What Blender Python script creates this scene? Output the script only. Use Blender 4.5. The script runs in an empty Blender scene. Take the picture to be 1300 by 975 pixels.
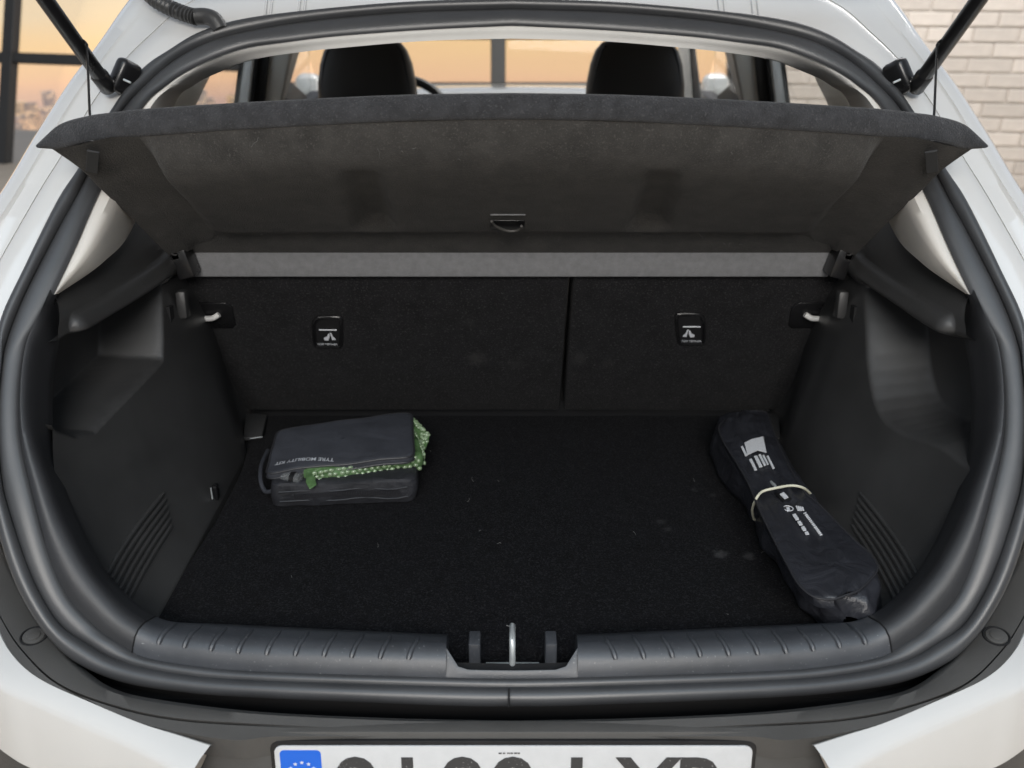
import bpy, bmesh, math, random
from mathutils import Vector, Matrix, noise
random.seed(7)
R = math.radians
scene = bpy.context.scene
COL = scene.collection

# ------------------------------------------------------------------ camera, light, exposure
FPX = 1200.0                    # focal length in photograph pixels (1300 wide)
PITCH = R(24.0)
CAM = Vector((0.0, 0.0, 1.45))
cd = bpy.data.cameras.new('camera'); cam = bpy.data.objects.new('camera', cd); COL.objects.link(cam)
cd.sensor_width = 36.0; cd.lens = 36.0 * FPX / 1300.0
cd.clip_start = 0.05; cd.clip_end = 600
cd.dof.use_dof = True; cd.dof.focus_distance = 1.25; cd.dof.aperture_fstop = 5.0
cam.location = CAM; cam.rotation_euler = (R(90) - PITCH, 0, 0)
scene.camera = cam

w = bpy.data.worlds.new('World'); scene.world = w; w.use_nodes = True
bg = w.node_tree.nodes['Background']
bg.inputs[0].default_value = (0.79, 0.86, 0.96, 1); bg.inputs[1].default_value = 0.30

def area_light(name, loc, target, sx, sy, power, col):
    l = bpy.data.lights.new(name, 'AREA'); l.shape = 'RECTANGLE'; l.size = sx; l.size_y = sy
    l.energy = power; l.color = col
    o = bpy.data.objects.new(name, l); COL.objects.link(o); o.location = loc
    o.rotation_euler = (Vector(target) - Vector(loc)).to_track_quat('-Z', 'Y').to_euler()
    return o
area_light('front_softbox', (0.0, -3.2, 3.4), (0, 1.0, 0.8), 2.2, 1.3, 150, (1.0, 0.955, 0.90))
area_light('ceiling_softbox', (0.0, -1.0, 4.2), (0, -0.4, 0.0), 5.0, 2.4, 66, (0.68, 0.85, 1.0))
area_light('brick_wall_fill', (1.5, 4.3, 3.6), (1.6, 5.6, 0.5), 3.0, 1.0, 135, (1.0, 0.97, 0.94))  # added fill with no visible source, brightens the brick wall

scene.view_settings.view_transform = 'Standard'
scene.view_settings.look = 'None'
scene.view_settings.gamma = 1.0
scene.view_settings.exposure = 0.14
scene.render.engine = 'CYCLES'
scene.cycles.max_bounces = 8
scene.cycles.transparent_max_bounces = 16

# ------------------------------------------------------------------ pixel rays to real surfaces
FW = Vector((0, math.cos(PITCH), -math.sin(PITCH)))
UP = Vector((0, math.sin(PITCH), math.cos(PITCH)))
RT = Vector((1, 0, 0))
def ray(px, py): return FW + RT * ((px - 650) / FPX) - UP * ((py - 487.5) / FPX)
def on_Y(px, py, Y): D = ray(px, py); return CAM + D * ((Y - CAM.y) / D.y)
def on_Z(px, py, Z): D = ray(px, py); return CAM + D * ((Z - CAM.z) / D.z)
def on_X(px, py, X): D = ray(px, py); return CAM + D * ((X - CAM.x) / D.x)
def on_plane(px, py, p0, n):
    D = ray(px, py); return CAM + D * ((p0 - CAM).dot(n) / D.dot(n))
def on_fn(px, py, fn, a=0.4, b=4.0):
    """first root of fn(point) along the ray, fn < 0 near the camera"""
    D = ray(px, py)
    lo, hi = a, b
    for _ in range(50):
        m = (lo + hi) / 2
        if fn(CAM + D * m) < 0: lo = m
        else: hi = m
    return CAM + D * ((lo + hi) / 2)
def g(x, z):
    """rear opening surface of the body"""
    t = z - 0.69
    return 0.83 + 0.28 * t + 0.95 * t * abs(t) + 0.15 * x * x
def on_g(px, py, off=0.0): return on_fn(px, py, lambda p: p.y - g(p.x, p.z) - off)

# ------------------------------------------------------------------ materials
MATS = {}
def mat(name, col, rough=0.5, metal=0.0, bump=0.0, bscale=400.0, var=0.0, vscale=6.0, coat=0.0, spec=0.5,
        sheen=0.0, bump2=0.0, b2scale=20.0, col2=None, weave=False, trans=0.0, alpha=None):
    m = bpy.data.materials.new(name); m.use_nodes = True; nt = m.node_tree; N = nt.nodes; L = nt.links
    b = N['Principled BSDF']
    b.inputs['Base Color'].default_value = (*col, 1); b.inputs['Roughness'].default_value = rough
    b.inputs['Metallic'].default_value = metal; b.inputs['Coat Weight'].default_value = coat
    b.inputs['Coat Roughness'].default_value = 0.08
    b.inputs['Specular IOR Level'].default_value = spec
    b.inputs['Sheen Weight'].default_value = sheen; b.inputs['Sheen Roughness'].default_value = 0.6
    b.inputs['Transmission Weight'].default_value = trans
    tc = N.new('ShaderNodeTexCoord')
    if var > 0 or col2:
        n = N.new('ShaderNodeTexNoise'); n.inputs['Scale'].default_value = vscale; n.inputs['Detail'].default_value = 6
        n.inputs['Roughness'].default_value = 0.65
        L.new(tc.outputs['Object'], n.inputs['Vector'])
        r = N.new('ShaderNodeValToRGB'); r.color_ramp.elements[0].position = 0.3; r.color_ramp.elements[1].position = 0.72
        c2 = col2 or tuple(min(1, c * (1 + var)) for c in col)
        c1 = tuple(c * (1 - var) for c in col)
        r.color_ramp.elements[0].color = (*c1, 1); r.color_ramp.elements[1].color = (*c2, 1)
        L.new(n.outputs['Fac'], r.inputs['Fac']); L.new(r.outputs['Color'], b.inputs['Base Color'])
        rr = N.new('ShaderNodeMapRange'); rr.inputs['To Min'].default_value = rough - 0.06; rr.inputs['To Max'].default_value = min(1, rough + 0.08)
        L.new(n.outputs['Fac'], rr.inputs['Value']); L.new(rr.outputs['Result'], b.inputs['Roughness'])
    last = None
    if bump > 0:
        if weave:
            n = N.new('ShaderNodeTexWave'); n.inputs['Scale'].default_value = bscale; n.inputs['Distortion'].default_value = 1.0
        else:
            n = N.new('ShaderNodeTexNoise'); n.inputs['Scale'].default_value = bscale; n.inputs['Detail'].default_value = 3
        L.new(tc.outputs['Object'], n.inputs['Vector'])
        bp = N.new('ShaderNodeBump'); bp.inputs['Strength'].default_value = bump; bp.inputs['Distance'].default_value = 0.002
        L.new(n.outputs['Fac'], bp.inputs['Height']); last = bp
    if bump2 > 0:
        n = N.new('ShaderNodeTexNoise'); n.inputs['Scale'].default_value = b2scale; n.inputs['Detail'].default_value = 4
        n.inputs['Distortion'].default_value = 0.8
        L.new(tc.outputs['Object'], n.inputs['Vector'])
        bp = N.new('ShaderNodeBump'); bp.inputs['Strength'].default_value = bump2; bp.inputs['Distance'].default_value = 0.01
        L.new(n.outputs['Fac'], bp.inputs['Height'])
        if last: L.new(last.outputs['Normal'], bp.inputs['Normal'])
        last = bp
    if last: L.new(last.outputs['Normal'], b.inputs['Normal'])
    MATS[name] = m
    return m

def speckle(m, col, scale, lo, hi):
    """sparse lighter fibres on a dark fabric"""
    nt = m.node_tree; N = nt.nodes; L = nt.links; b = N['Principled BSDF']
    tc = N.new('ShaderNodeTexCoord'); n = N.new('ShaderNodeTexNoise')
    n.inputs['Scale'].default_value = scale; n.inputs['Detail'].default_value = 2
    L.new(tc.outputs['Object'], n.inputs['Vector'])
    r = N.new('ShaderNodeMapRange'); r.inputs['From Min'].default_value = lo; r.inputs['From Max'].default_value = hi
    L.new(n.outputs['Fac'], r.inputs['Value'])
    mx = N.new('ShaderNodeMix'); mx.data_type = 'RGBA'
    src = b.inputs['Base Color'].links[0].from_socket if b.inputs['Base Color'].is_linked else None
    if src: L.new(src, mx.inputs['A'])
    else: mx.inputs['A'].default_value = b.inputs['Base Color'].default_value
    mx.inputs['B'].default_value = (*col, 1)
    L.new(r.outputs['Result'], mx.inputs['Factor']); L.new(mx.outputs['Result'], b.inputs['Base Color'])

mat('paint', (0.715, 0.71, 0.695), 0.22, coat=1.0, var=0.02, vscale=3)
mat('bumper_paint', (0.72, 0.71, 0.69), 0.22, coat=1.0, var=0.02, vscale=4)
mat('rubber', (0.048, 0.049, 0.052), 0.40, bump=0.06, bscale=900, var=0.22, vscale=7, spec=0.75)
mat('grey_plastic', (0.085, 0.082, 0.078), 0.5, bump=0.25, bscale=900, var=0.12, vscale=9)
c = mat('sill_plastic', (0.050, 0.054, 0.062), 0.40, bump=0.18, bscale=1100, var=0.25, vscale=12, spec=0.8)
speckle(c, (0.24, 0.25, 0.26), 330, 0.68, 0.80)
mat('rim_plastic', (0.027, 0.028, 0.031), 0.42, spec=0.65, bump=0.22, bscale=1200, var=0.2, vscale=8)
mat('trim_plastic', (0.044, 0.044, 0.0445), 0.36, spec=0.62, bump=0.22, bscale=1200, var=0.2, vscale=8)
mat('gloss_black', (0.012, 0.012, 0.013), 0.28, var=0.2, vscale=30)
mat('black_void', (0.006, 0.006, 0.007), 0.8)
mat('pillar_trim', (0.72, 0.69, 0.64), 0.7, bump=0.12, bscale=700, var=0.04)
mat('headliner', (0.76, 0.74, 0.70), 0.9, bump=0.25, bscale=900, var=0.05)
c = mat('carpet', (0.0052, 0.0052, 0.0064), 0.95, bump=0.9, bscale=700, var=0.35, vscale=45, sheen=0.02, spec=0.04)
speckle(c, (0.030, 0.030, 0.033), 420, 0.52, 0.80)
c = mat('seat_carpet', (0.013, 0.013, 0.0145), 0.95, bump=0.9, bscale=600, var=0.3, vscale=30, sheen=0.05, spec=0.08)
speckle(c, (0.060, 0.060, 0.060), 360, 0.56, 0.80)
c = mat('shelf_felt', (0.044, 0.0415, 0.0385), 0.95, bump=1.0, bscale=520, var=0.35, vscale=26, sheen=0.12, spec=0.12)
speckle(c, (0.11, 0.103, 0.095), 480, 0.56, 0.84)
c = mat('lip_felt', (0.040, 0.041, 0.045), 0.95, bump=1.0, bscale=480, var=0.35, vscale=60, sheen=0.15, spec=0.12)
speckle(c, (0.11, 0.11, 0.115), 420, 0.58, 0.85)
mat('rail_cloth', (0.205, 0.208, 0.216), 0.85, bump=0.8, bscale=650, var=0.15, vscale=80, sheen=0.1)
mat('nylon', (0.046, 0.049, 0.060), 0.58, bump=0.35, bscale=1500, var=0.25, vscale=14, bump2=0.25, b2scale=28)
mat('pouch_nylon', (0.025, 0.026, 0.032), 0.33, bump=0.2, bscale=1500, var=0.3, vscale=12, bump2=0.6, b2scale=26, spec=0.6)
mat('tray_nylon', (0.022, 0.023, 0.028), 0.6, bump=0.4, bscale=1400, var=0.25, vscale=14, bump2=0.4, b2scale=40)
mat('piping', (0.03, 0.03, 0.034), 0.4)
mat('print_white', (0.72, 0.74, 0.78), 0.6)
mat('label_white', (0.70, 0.71, 0.73), 0.5, var=0.15, vscale=400)
mat('band_rubber', (0.72, 0.70, 0.55), 0.5)
mat('bubble', (0.10, 0.19, 0.075), 0.12, spec=0.7, coat=1.0, var=0.4, vscale=70)
mat('bubble_film', (0.26, 0.36, 0.21), 0.10, spec=0.8, coat=1.0, var=0.5, vscale=160)
mat('clear_plastic', (0.75, 0.78, 0.80), 0.08, trans=0.85, spec=0.6)
mat('steel', (0.78, 0.82, 0.82), 0.38, metal=0.6, var=0.1, vscale=60)
mat('plate_white', (0.64, 0.645, 0.65), 0.35, var=0.05, vscale=40, bump=0.1, bscale=500)
mat('plate_blue', (0.010, 0.14, 0.72), 0.35)
c = mat('plate_ink', (0.045, 0.045, 0.047), 0.45)
speckle(c, (0.35, 0.35, 0.35), 420, 0.66, 0.72)
mat('leather', (0.042, 0.041, 0.040), 0.45, bump=0.2, bscale=500)
mat('interior_dark', (0.02, 0.02, 0.021), 0.55)
mat('door_white', (0.88, 0.90, 0.90), 0.35)
mat('white_plastic', (0.78, 0.78, 0.76), 0.4)
mat('frame_metal', (0.060, 0.058, 0.056), 0.45, metal=0.3, var=0.1)
mat('floor_concrete', (0.58, 0.49, 0.39), 0.6, var=0.12, vscale=1.5, bump=0.2, bscale=40)
mat('lint', (0.22, 0.215, 0.21), 0.8)
def stains(m, spots, col):
    """small dusty marks, each with a place of its own on the cloth"""
    nt = m.node_tree; N = nt.nodes; L = nt.links; b = N['Principled BSDF']
    tc = N.new('ShaderNodeTexCoord'); n = N.new('ShaderNodeTexNoise'); n.inputs['Scale'].default_value = 140; n.inputs['Detail'].default_value = 4
    L.new(tc.outputs['Object'], n.inputs['Vector']); acc = None
    for p, r, k in spots:
        d = N.new('ShaderNodeVectorMath'); d.operation = 'DISTANCE'; d.inputs[1].default_value = p; L.new(tc.outputs['Object'], d.inputs[0])
        a = N.new('ShaderNodeMath'); a.operation = 'MULTIPLY_ADD'; a.inputs[1].default_value = r * 1.6; L.new(n.outputs['Fac'], a.inputs[0]); L.new(d.outputs['Value'], a.inputs[2])
        mr = N.new('ShaderNodeMapRange'); mr.interpolation_type = 'SMOOTHSTEP'
        mr.inputs['From Min'].default_value = r * 1.9; mr.inputs['From Max'].default_value = r * 0.9; mr.inputs['To Max'].default_value = k
        L.new(a.outputs[0], mr.inputs['Value'])
        if acc is None: acc = mr.outputs['Result']
        else:
            q = N.new('ShaderNodeMath'); q.operation = 'ADD'; q.use_clamp = True; L.new(acc, q.inputs[0]); L.new(mr.outputs['Result'], q.inputs[1]); acc = q.outputs[0]
    mx = N.new('ShaderNodeMix'); mx.data_type = 'RGBA'; mx.inputs['B'].default_value = (*col, 1)
    L.new(b.inputs['Base Color'].links[0].from_socket, mx.inputs['A']); L.new(acc, mx.inputs['Factor']); L.new(mx.outputs['Result'], b.inputs['Base Color'])
def brick_mat():
    m = mat('brick_paint', (0.62, 0.565, 0.51), 0.8, bump=0.6, bscale=60, var=0.10, vscale=9, bump2=0.4, b2scale=12)
    nt = m.node_tree; N = nt.nodes; L = nt.links; b = N['Principled BSDF']
    oi = N.new('ShaderNodeObjectInfo'); hs = N.new('ShaderNodeHueSaturation')
    mr = N.new('ShaderNodeMapRange'); mr.inputs['To Min'].default_value = 0.86; mr.inputs['To Max'].default_value = 1.10
    L.new(oi.outputs['Random'], mr.inputs['Value']); L.new(mr.outputs['Result'], hs.inputs['Value'])
    src = b.inputs['Base Color'].links[0].from_socket
    L.new(src, hs.inputs['Color']); L.new(hs.outputs['Color'], b.inputs['Base Color'])
brick_mat()
mat('mortar', (0.60, 0.55, 0.50), 0.95, bump=0.6, bscale=120)
def glass_mat(name, tint, refl):
    m = bpy.data.materials.new(name); m.use_nodes = True; nt = m.node_tree; N = nt.nodes; L = nt.links
    N.remove(N['Principled BSDF']); out = N['Material Output']
    t = N.new('ShaderNodeBsdfTransparent'); t.inputs[0].default_value = (*tint, 1)
    gl = N.new('ShaderNodeBsdfGlossy'); gl.inputs['Roughness'].default_value = 0.02
    fr = N.new('ShaderNodeFresnel'); fr.inputs[0].default_value = 1.45
    ml = N.new('ShaderNodeMath'); ml.operation = 'MULTIPLY'; ml.inputs[1].default_value = refl
    L.new(fr.outputs[0], ml.inputs[0])
    mx = N.new('ShaderNodeMixShader'); L.new(ml.outputs[0], mx.inputs[0]); L.new(t.outputs[0], mx.inputs[1]); L.new(gl.outputs[0], mx.inputs[2])
    L.new(mx.outputs[0], out.inputs[0]); MATS[name] = m
glass_mat('car_glass', (0.985, 0.99, 0.985), 0.25)
glass_mat('window_glass', (0.99, 0.99, 0.99), 0.25)
def sky_mat():
    m = bpy.data.materials.new('sunset_sky'); m.use_nodes = True; nt = m.node_tree; N = nt.nodes; L = nt.links
    N.remove(N['Principled BSDF']); out = N['Material Output']
    tc = N.new('ShaderNodeTexCoord'); sp = N.new('ShaderNodeSeparateXYZ'); L.new(tc.outputs['Object'], sp.inputs[0])
    mp = N.new('ShaderNodeMapping'); mp.inputs['Scale'].default_value = (0.012, 0.012, 0.16); L.new(tc.outputs['Object'], mp.inputs[0])
    n = N.new('ShaderNodeTexNoise'); n.inputs['Scale'].default_value = 1.0; n.inputs['Detail'].default_value = 5; L.new(mp.outputs[0], n.inputs['Vector'])
    a = N.new('ShaderNodeMath'); a.operation = 'MULTIPLY_ADD'; a.inputs[1].default_value = 9.0; a.inputs[2].default_value = -4.5; L.new(n.outputs['Fac'], a.inputs[0])
    s = N.new('ShaderNodeMath'); s.operation = 'ADD'; L.new(a.outputs[0], s.inputs[0]); L.new(sp.outputs['Z'], s.inputs[1])
    mr = N.new('ShaderNodeMapRange'); mr.inputs['From Min'].default_value = -34; mr.inputs['From Max'].default_value = 26; L.new(s.outputs[0], mr.inputs['Value'])
    r = N.new('ShaderNodeValToRGB'); e = r.color_ramp.elements
    e[0].position = 0.0; e[0].color = (0.34, 0.27, 0.28, 1)
    e[1].position = 1.0; e[1].color = (0.46, 0.50, 0.58, 1)
    for p, c in ((0.16, (0.45, 0.34, 0.33)), (0.26, (0.66, 0.44, 0.36)), (0.33, (0.94, 0.58, 0.36)), (0.42, (1.0, 0.68, 0.35)), (0.49, (0.90, 0.70, 0.45)), (0.56, (0.74, 0.63, 0.50)), (0.75, (0.60, 0.58, 0.58))):
        q = e.new(p); q.color = (*c, 1)
    L.new(mr.outputs[0], r.inputs[0])
    em = N.new('ShaderNodeEmission'); em.inputs[1].default_value = 1.10; L.new(r.outputs[0], em.inputs[0]); L.new(em.outputs[0], out.inputs[0])
    MATS['sunset_sky'] = m
sky_mat()

# ------------------------------------------------------------------ mesh helpers
def link(name, me, m, parent=None, smooth=True, angle=40, **props):
    o = bpy.data.objects.new(name, me); COL.objects.link(o)
    if m: me.materials.clear(); me.materials.append(MATS[m])
    if smooth:
        for p in me.polygons: p.use_smooth = True
        me.set_sharp_from_angle(angle=R(angle))
    if parent: o.parent = parent; o.matrix_parent_inverse = Matrix.Translation(-parent.location)
    for k, v in props.items(): o[k] = v
    return o
def mesh(name, verts, faces):
    me = bpy.data.meshes.new(name); me.from_pydata([tuple(v) for v in verts], [], faces); me.validate(); me.update(); return me
def recalc(me):
    bm = bmesh.new(); bm.from_mesh(me); bmesh.ops.remove_doubles(bm, verts=bm.verts, dist=1e-5)
    bmesh.ops.recalc_face_normals(bm, faces=bm.faces); bm.to_mesh(me); bm.free(); return me
def grid_mesh(name, rows, closed=False, closed_v=False):
    """rows: list of equally long lists of points"""
    n = len(rows[0]); verts = [p for r in rows for p in r]; faces = []
    R_ = len(rows)
    for i in range(R_ if closed_v else R_ - 1):
        i2 = (i + 1) % R_
        for j in range(n if closed else n - 1):
            j2 = (j + 1) % n
            faces.append((i * n + j, i * n + j2, i2 * n + j2, i2 * n + j))
    return mesh(name, verts, faces)
def thing(name, label, cat, loc=(0, 0, 0), group=None):
    o = bpy.data.objects.new(name, None); COL.objects.link(o); o.location = loc; o.empty_display_size = 0.1
    o['label'] = label; o['category'] = cat
    if group: o['group'] = group
    bpy.context.view_layer.update()
    return o
def tag(o, label, cat, group=None):
    o['label'] = label; o['category'] = cat
    if group: o['group'] = group
    return o
def cr(pts, m):
    """Catmull-Rom through tuples, m steps per span"""
    out = []; n = len(pts)
    for i in range(n - 1):
        p0 = pts[max(i - 1, 0)]; p1 = pts[i]; p2 = pts[i + 1]; p3 = pts[min(i + 2, n - 1)]
        for k in range(m):
            t = k / m
            out.append(tuple(0.5 * (2 * b + (c - a) * t + (2 * a - 5 * b + 4 * c - d) * t * t + (-a + 3 * b - 3 * c + d) * t ** 3)
                             for a, b, c, d in zip(p0, p1, p2, p3)))
    out.append(tuple(pts[-1])); return out
def mir(p): return Vector((-p[0], p[1], p[2]))
def full_loop(L): return L + [mir(p) for p in reversed(L[1:-1])]          # centre .. centre, closed
def strip(L): return [mir(p) for p in reversed(L)] + L[1:]                # starts on the centre line, open ends
def box_mesh(name, x0, x1, y0, y1, z0, z1, bev=0.0, seg=2, M=None):
    bm = bmesh.new(); bmesh.ops.create_cube(bm, size=1)
    bmesh.ops.scale(bm, vec=(x1 - x0, y1 - y0, z1 - z0), verts=bm.verts)
    bmesh.ops.translate(bm, vec=((x0 + x1) / 2, (y0 + y1) / 2, (z0 + z1) / 2), verts=bm.verts)
    if bev > 0: bmesh.ops.bevel(bm, geom=bm.edges[:], offset=bev, segments=seg, affect='EDGES', profile=0.5)
    if M: bmesh.ops.transform(bm, matrix=M, verts=bm.verts)
    me = bpy.data.meshes.new(name); bm.to_mesh(me); bm.free(); return me
def frame_M(origin, xd, nd):
    """local x along xd, z along nd"""
    z = Vector(nd).normalized(); x = Vector(xd); x = (x - z * x.dot(z)).normalized(); y = z.cross(x)
    M = Matrix((x, y, z)).transposed().to_4x4(); M.translation = origin; return M
def tube_mesh(name, pts, rad, seg=10, cap=True, rads=None):
    pts = [Vector(p) for p in pts]; rows = []; up = None
    for i, p in enumerate(pts):
        t = (pts[min(i + 1, len(pts) - 1)] - pts[max(i - 1, 0)]).normalized()
        if up is None: up = t.orthogonal().normalized()
        up = (up - t * up.dot(t)).normalized(); b = t.cross(up)
        r = rads[i] if rads else rad
        rows.append([p + (up * math.cos(a) + b * math.sin(a)) * r for a in [2 * math.pi * k / seg for k in range(seg)]])
    me = grid_mesh(name, rows, closed=True)
    if cap:
        bm = bmesh.new(); bm.from_mesh(me); bm.verts.ensure_lookup_table(); n = len(rows)
        bm.faces.new([bm.verts[k] for k in reversed(range(seg))]); bm.faces.new([bm.verts[(n - 1) * seg + k] for k in range(seg)])
        bmesh.ops.recalc_face_normals(bm, faces=bm.faces); bm.to_mesh(me); bm.free()
    return me
def prism(name, poly, n, depth, bev=0.0):
    """polygon of 3D points (planar) pushed along n by depth"""
    bm = bmesh.new(); vs = [bm.verts.new(p) for p in poly]; f = bm.faces.new(vs)
    r = bmesh.ops.extrude_face_region(bm, geom=[f]); ev = [e for e in r['geom'] if isinstance(e, bmesh.types.BMVert)]
    bmesh.ops.translate(bm, vec=Vector(n) * depth, verts=ev)
    bmesh.ops.recalc_face_normals(bm, faces=bm.faces)
    if bev > 0: bmesh.ops.bevel(bm, geom=bm.edges[:], offset=bev, segments=2, affect='EDGES', profile=0.5)
    me = bpy.data.meshes.new(name); bm.to_mesh(me); bm.free(); return me
def join_meshes(name, mes):
    bm = bmesh.new()
    for me in mes: bm.from_mesh(me)
    me = bpy.data.meshes.new(name); bm.to_mesh(me); bm.free(); return me
def text_mesh(name, body, M, size, ext=0.0004, offset=0.0, align='CENTER', sx=1.0):
    c = bpy.data.curves.new(name, 'FONT'); c.body = body; c.size = size; c.extrude = ext; c.offset = offset
    c.align_x = align; c.resolution_u = 4
    o = bpy.data.objects.new('tmp', c); COL.objects.link(o); bpy.context.view_layer.update()
    me = bpy.data.meshes.new_from_object(o.evaluated_get(bpy.context.evaluated_depsgraph_get()))
    bpy.data.objects.remove(o); me.transform(M @ Matrix.Diagonal((sx, 1, 1, 1))); me.name = name; return me
def rrect(w_, h_, r_, n=6):
    out = []
    for cx, cy, a0 in ((w_ / 2 - r_, h_ / 2 - r_, 0), (-w_ / 2 + r_, h_ / 2 - r_, 90), (-w_ / 2 + r_, -h_ / 2 + r_, 180), (w_ / 2 - r_, -h_ / 2 + r_, 270)):
        for k in range(n + 1):
            a = R(a0 + 90 * k / n); out.append((cx + r_ * math.cos(a), cy + r_ * math.sin(a)))
    return out
def slab(name, outline, M, depth, bev=0.0):
    """2D outline in frame M, pushed along -z of the frame"""
    poly = [M @ Vector((x, y, 0)) for x, y in outline]
    return prism(name, poly, -(M.to_3x3() @ Vector((0, 0, 1))), depth, bev)
def sstep(a, b, x):
    if a == b: return 1.0 if x > a else 0.0
    t = max(0, min(1, (x - a) / (b - a))); return t * t * (3 - 2 * t)

# ================================================================== SETTING
o = link('ground', box_mesh('ground', -9, 9, -9, 9.2, -0.2, 0.0), 'floor_concrete', smooth=False); o['kind'] = 'structure'
rows = []
for z in (-70, 90):
    rows.append([Vector((150 * math.sin(R(a)), 150 * math.cos(R(a)), z)) for a in range(-80, 81, 4)])
o = link('sky', grid_mesh('sky', rows), 'sunset_sky'); o['kind'] = 'structure'

# ================================================================== CAR
car = thing('hatchback_car', 'white hatchback seen from behind with its boot open and empty but for two bags', 'car', (0, 2.4, 0))

C0 = [(650, 897), (567, 896), (330, 886), (235, 879), (155, 866), (98, 842), (62, 810), (35, 771), (14, 727), (-4, 668), (-13, 612), (-16, 540), (-9, 460), (0, 407), (28, 345), (71, 259), (101, 212), (138, 145), (178, 92), (215, 65), (255, 42), (308, 26), (400, 14), (520, 4), (650, -1)]
C1 = [(650, 872), (567, 871), (330, 864), (228, 856), (152, 839), (109, 816), (77, 793), (53, 757), (34, 715), (14, 655), (2, 608), (-3, 540), (-1, 480), (8, 436), (30, 378), (72, 295), (98, 248), (148, 152), (185, 108), (226, 74), (270, 52), (325, 38), (405, 26), (520, 16), (650, 12)]
C2 = [(650, 865), (567, 863), (330, 855), (254, 848), (193, 838), (150, 815), (123, 795), (88, 758), (64, 705), (43, 630), (28, 561), (26, 500), (34, 441), (50, 408), (68, 374), (97, 312), (124, 250), (176, 145), (213, 107), (255, 81), (305, 62), (362, 53), (430, 45), (540, 37), (650, 32)]
C3 = [(650, 820), (567, 819), (330, 812), (254, 806), (205, 800), (168, 782), (140, 757), (110, 720), (82, 668), (60, 608), (43, 550), (40, 495), (46, 445), (58, 415), (69.5, 377)]
C4 = [(650, 811), (567, 809), (330, 798), (260, 793), (213, 788), (185, 775), (158, 752), (133, 722), (107, 675), (85, 625), (71, 575), (67, 515), (69, 470), (76, 425), (73, 379)]
M_ = 10
def curve(keys, offs, m=M_):
    """pixel keys on the opening surface, offs a number or one per key"""
    if not isinstance(offs, (list, tuple)): offs = [offs] * len(keys)
    return [on_g(x, y, o_) for x, y, o_ in cr([(k[0], k[1], f) for k, f in zip(keys, offs)], m)]
P0 = curve(C0, 0.0); P1 = curve(C1, 0.010); P2 = curve(C2, 0.022)
def lobe(A, B, bul, fr=(0, .06, .2, .4, .6, .8, .94, 1)):
    """rows between curves A and B that swell towards the outside by bul"""
    rows = []
    n = len(A)
    nrm = []
    for i in range(n):
        t = A[min(i + 1, n - 1)] - A[max(i - 1, 0)]
        v = (B[i] - A[i]); q = t.cross(v)
        if q.dot(Vector((0, -1, 0.7 if A[i].z < 0.80 else 0.0))) < 0: q = -q
        nrm.append(q.normalized())
    for f in fr:
        h = bul * math.sqrt(max(0, 1 - (2 * f - 1) ** 2))
        rows.append([A[i].lerp(B[i], f) + nrm[i] * h for i in range(n)])
    return rows
rows = [full_loop(r) for r in lobe(P0, P1, 0.010)]
seal = link('weatherstrip', grid_mesh('outer_lobe', rows, closed=True), 'rubber', car)
rows = [full_loop(r) for r in lobe(P1, P2, 0.006)]
link('inner_lobe', grid_mesh('inner_lobe', rows, closed=True), 'rubber', seal)
# dark backing channel under the seal
B0 = [p + Vector((0, 0.010, 0)) for p in P0]; B2 = [p + Vector((0, 0.03, 0)) for p in P2]
link('seal_channel', grid_mesh('seal_channel', [full_loop(B0), full_loop(B2)], closed=True), 'black_void', car)
# joint of the rubber at the bottom
jm = [on_g(646, y, -0.0125) for y in (874, 880, 886, 892, 897)]
link('seal_joint', tube_mesh('seal_joint', jm, 0.0012, 6), 'black_void', seal)

# ---- painted rear frame of the body (pillars and roof end)
k0 = 10
E = [(-160, 620), (-150, 550), (-135, 480), (-110, 410), (-60, 335), (6, 236), (43, 174), (86, 107), (125, 55), (160, 5), (205, -50), (285, -95), (400, -115), (520, -122), (650, -126)]
seg0 = C0[k0:]
def blend(f): return [(e[0] + (c[0] - e[0]) * f, e[1] + (c[1] - e[1]) * f) for e, c in zip(E, seg0)]
prof = [(0.0, 0.016), (0.02, 0.006), (0.07, -0.001), (0.24, -0.004), (0.28, 0.000), (0.33, 0.004), (0.58, 0.006), (0.605, 0.0065), (0.612, 0.0095), (0.625, 0.0095), (0.632, 0.0065), (0.80, 0.008), (1.0, 0.012), (1.06, 0.016)]
rows = [curve([(x, y) for x, y in blend(f)], of) for f, of in prof]
edge = rows[0]
side1 = [p + Vector((p.x * 0.03, 0.10, -0.0 if p.z < 1.36 else 0.006)) for p in edge]
side2 = [p + Vector((p.x * 0.10, 0.45, 0.0 if p.z < 1.30 else 0.02)) for p in edge]
frame_rows = [side2, side1] + rows
full = [full_loop(r[::1]) if False else r for r in frame_rows]
body = link('rear_body_frame', grid_mesh('rear_body_frame', [list(r) + [mir(p) for p in reversed(r[:-1])] for r in full]), 'paint', car, angle=50)
# sealer beads on the roof flange
for px in (336, 343, 379, 386, 957, 964, 914, 921):
    q = 650 - abs(px - 650)
    y1 = 20 - (q - 336) * 0.085
    pts = [on_g(px + (650 - px) * 0.012 * t, y1 - 30 * t, 0.0035) for t in (0, .25, .5, .75, 1)]
    link('sealer_bead', tube_mesh('sealer_bead', pts, 0.0016, 6), 'paint', body)

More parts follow.
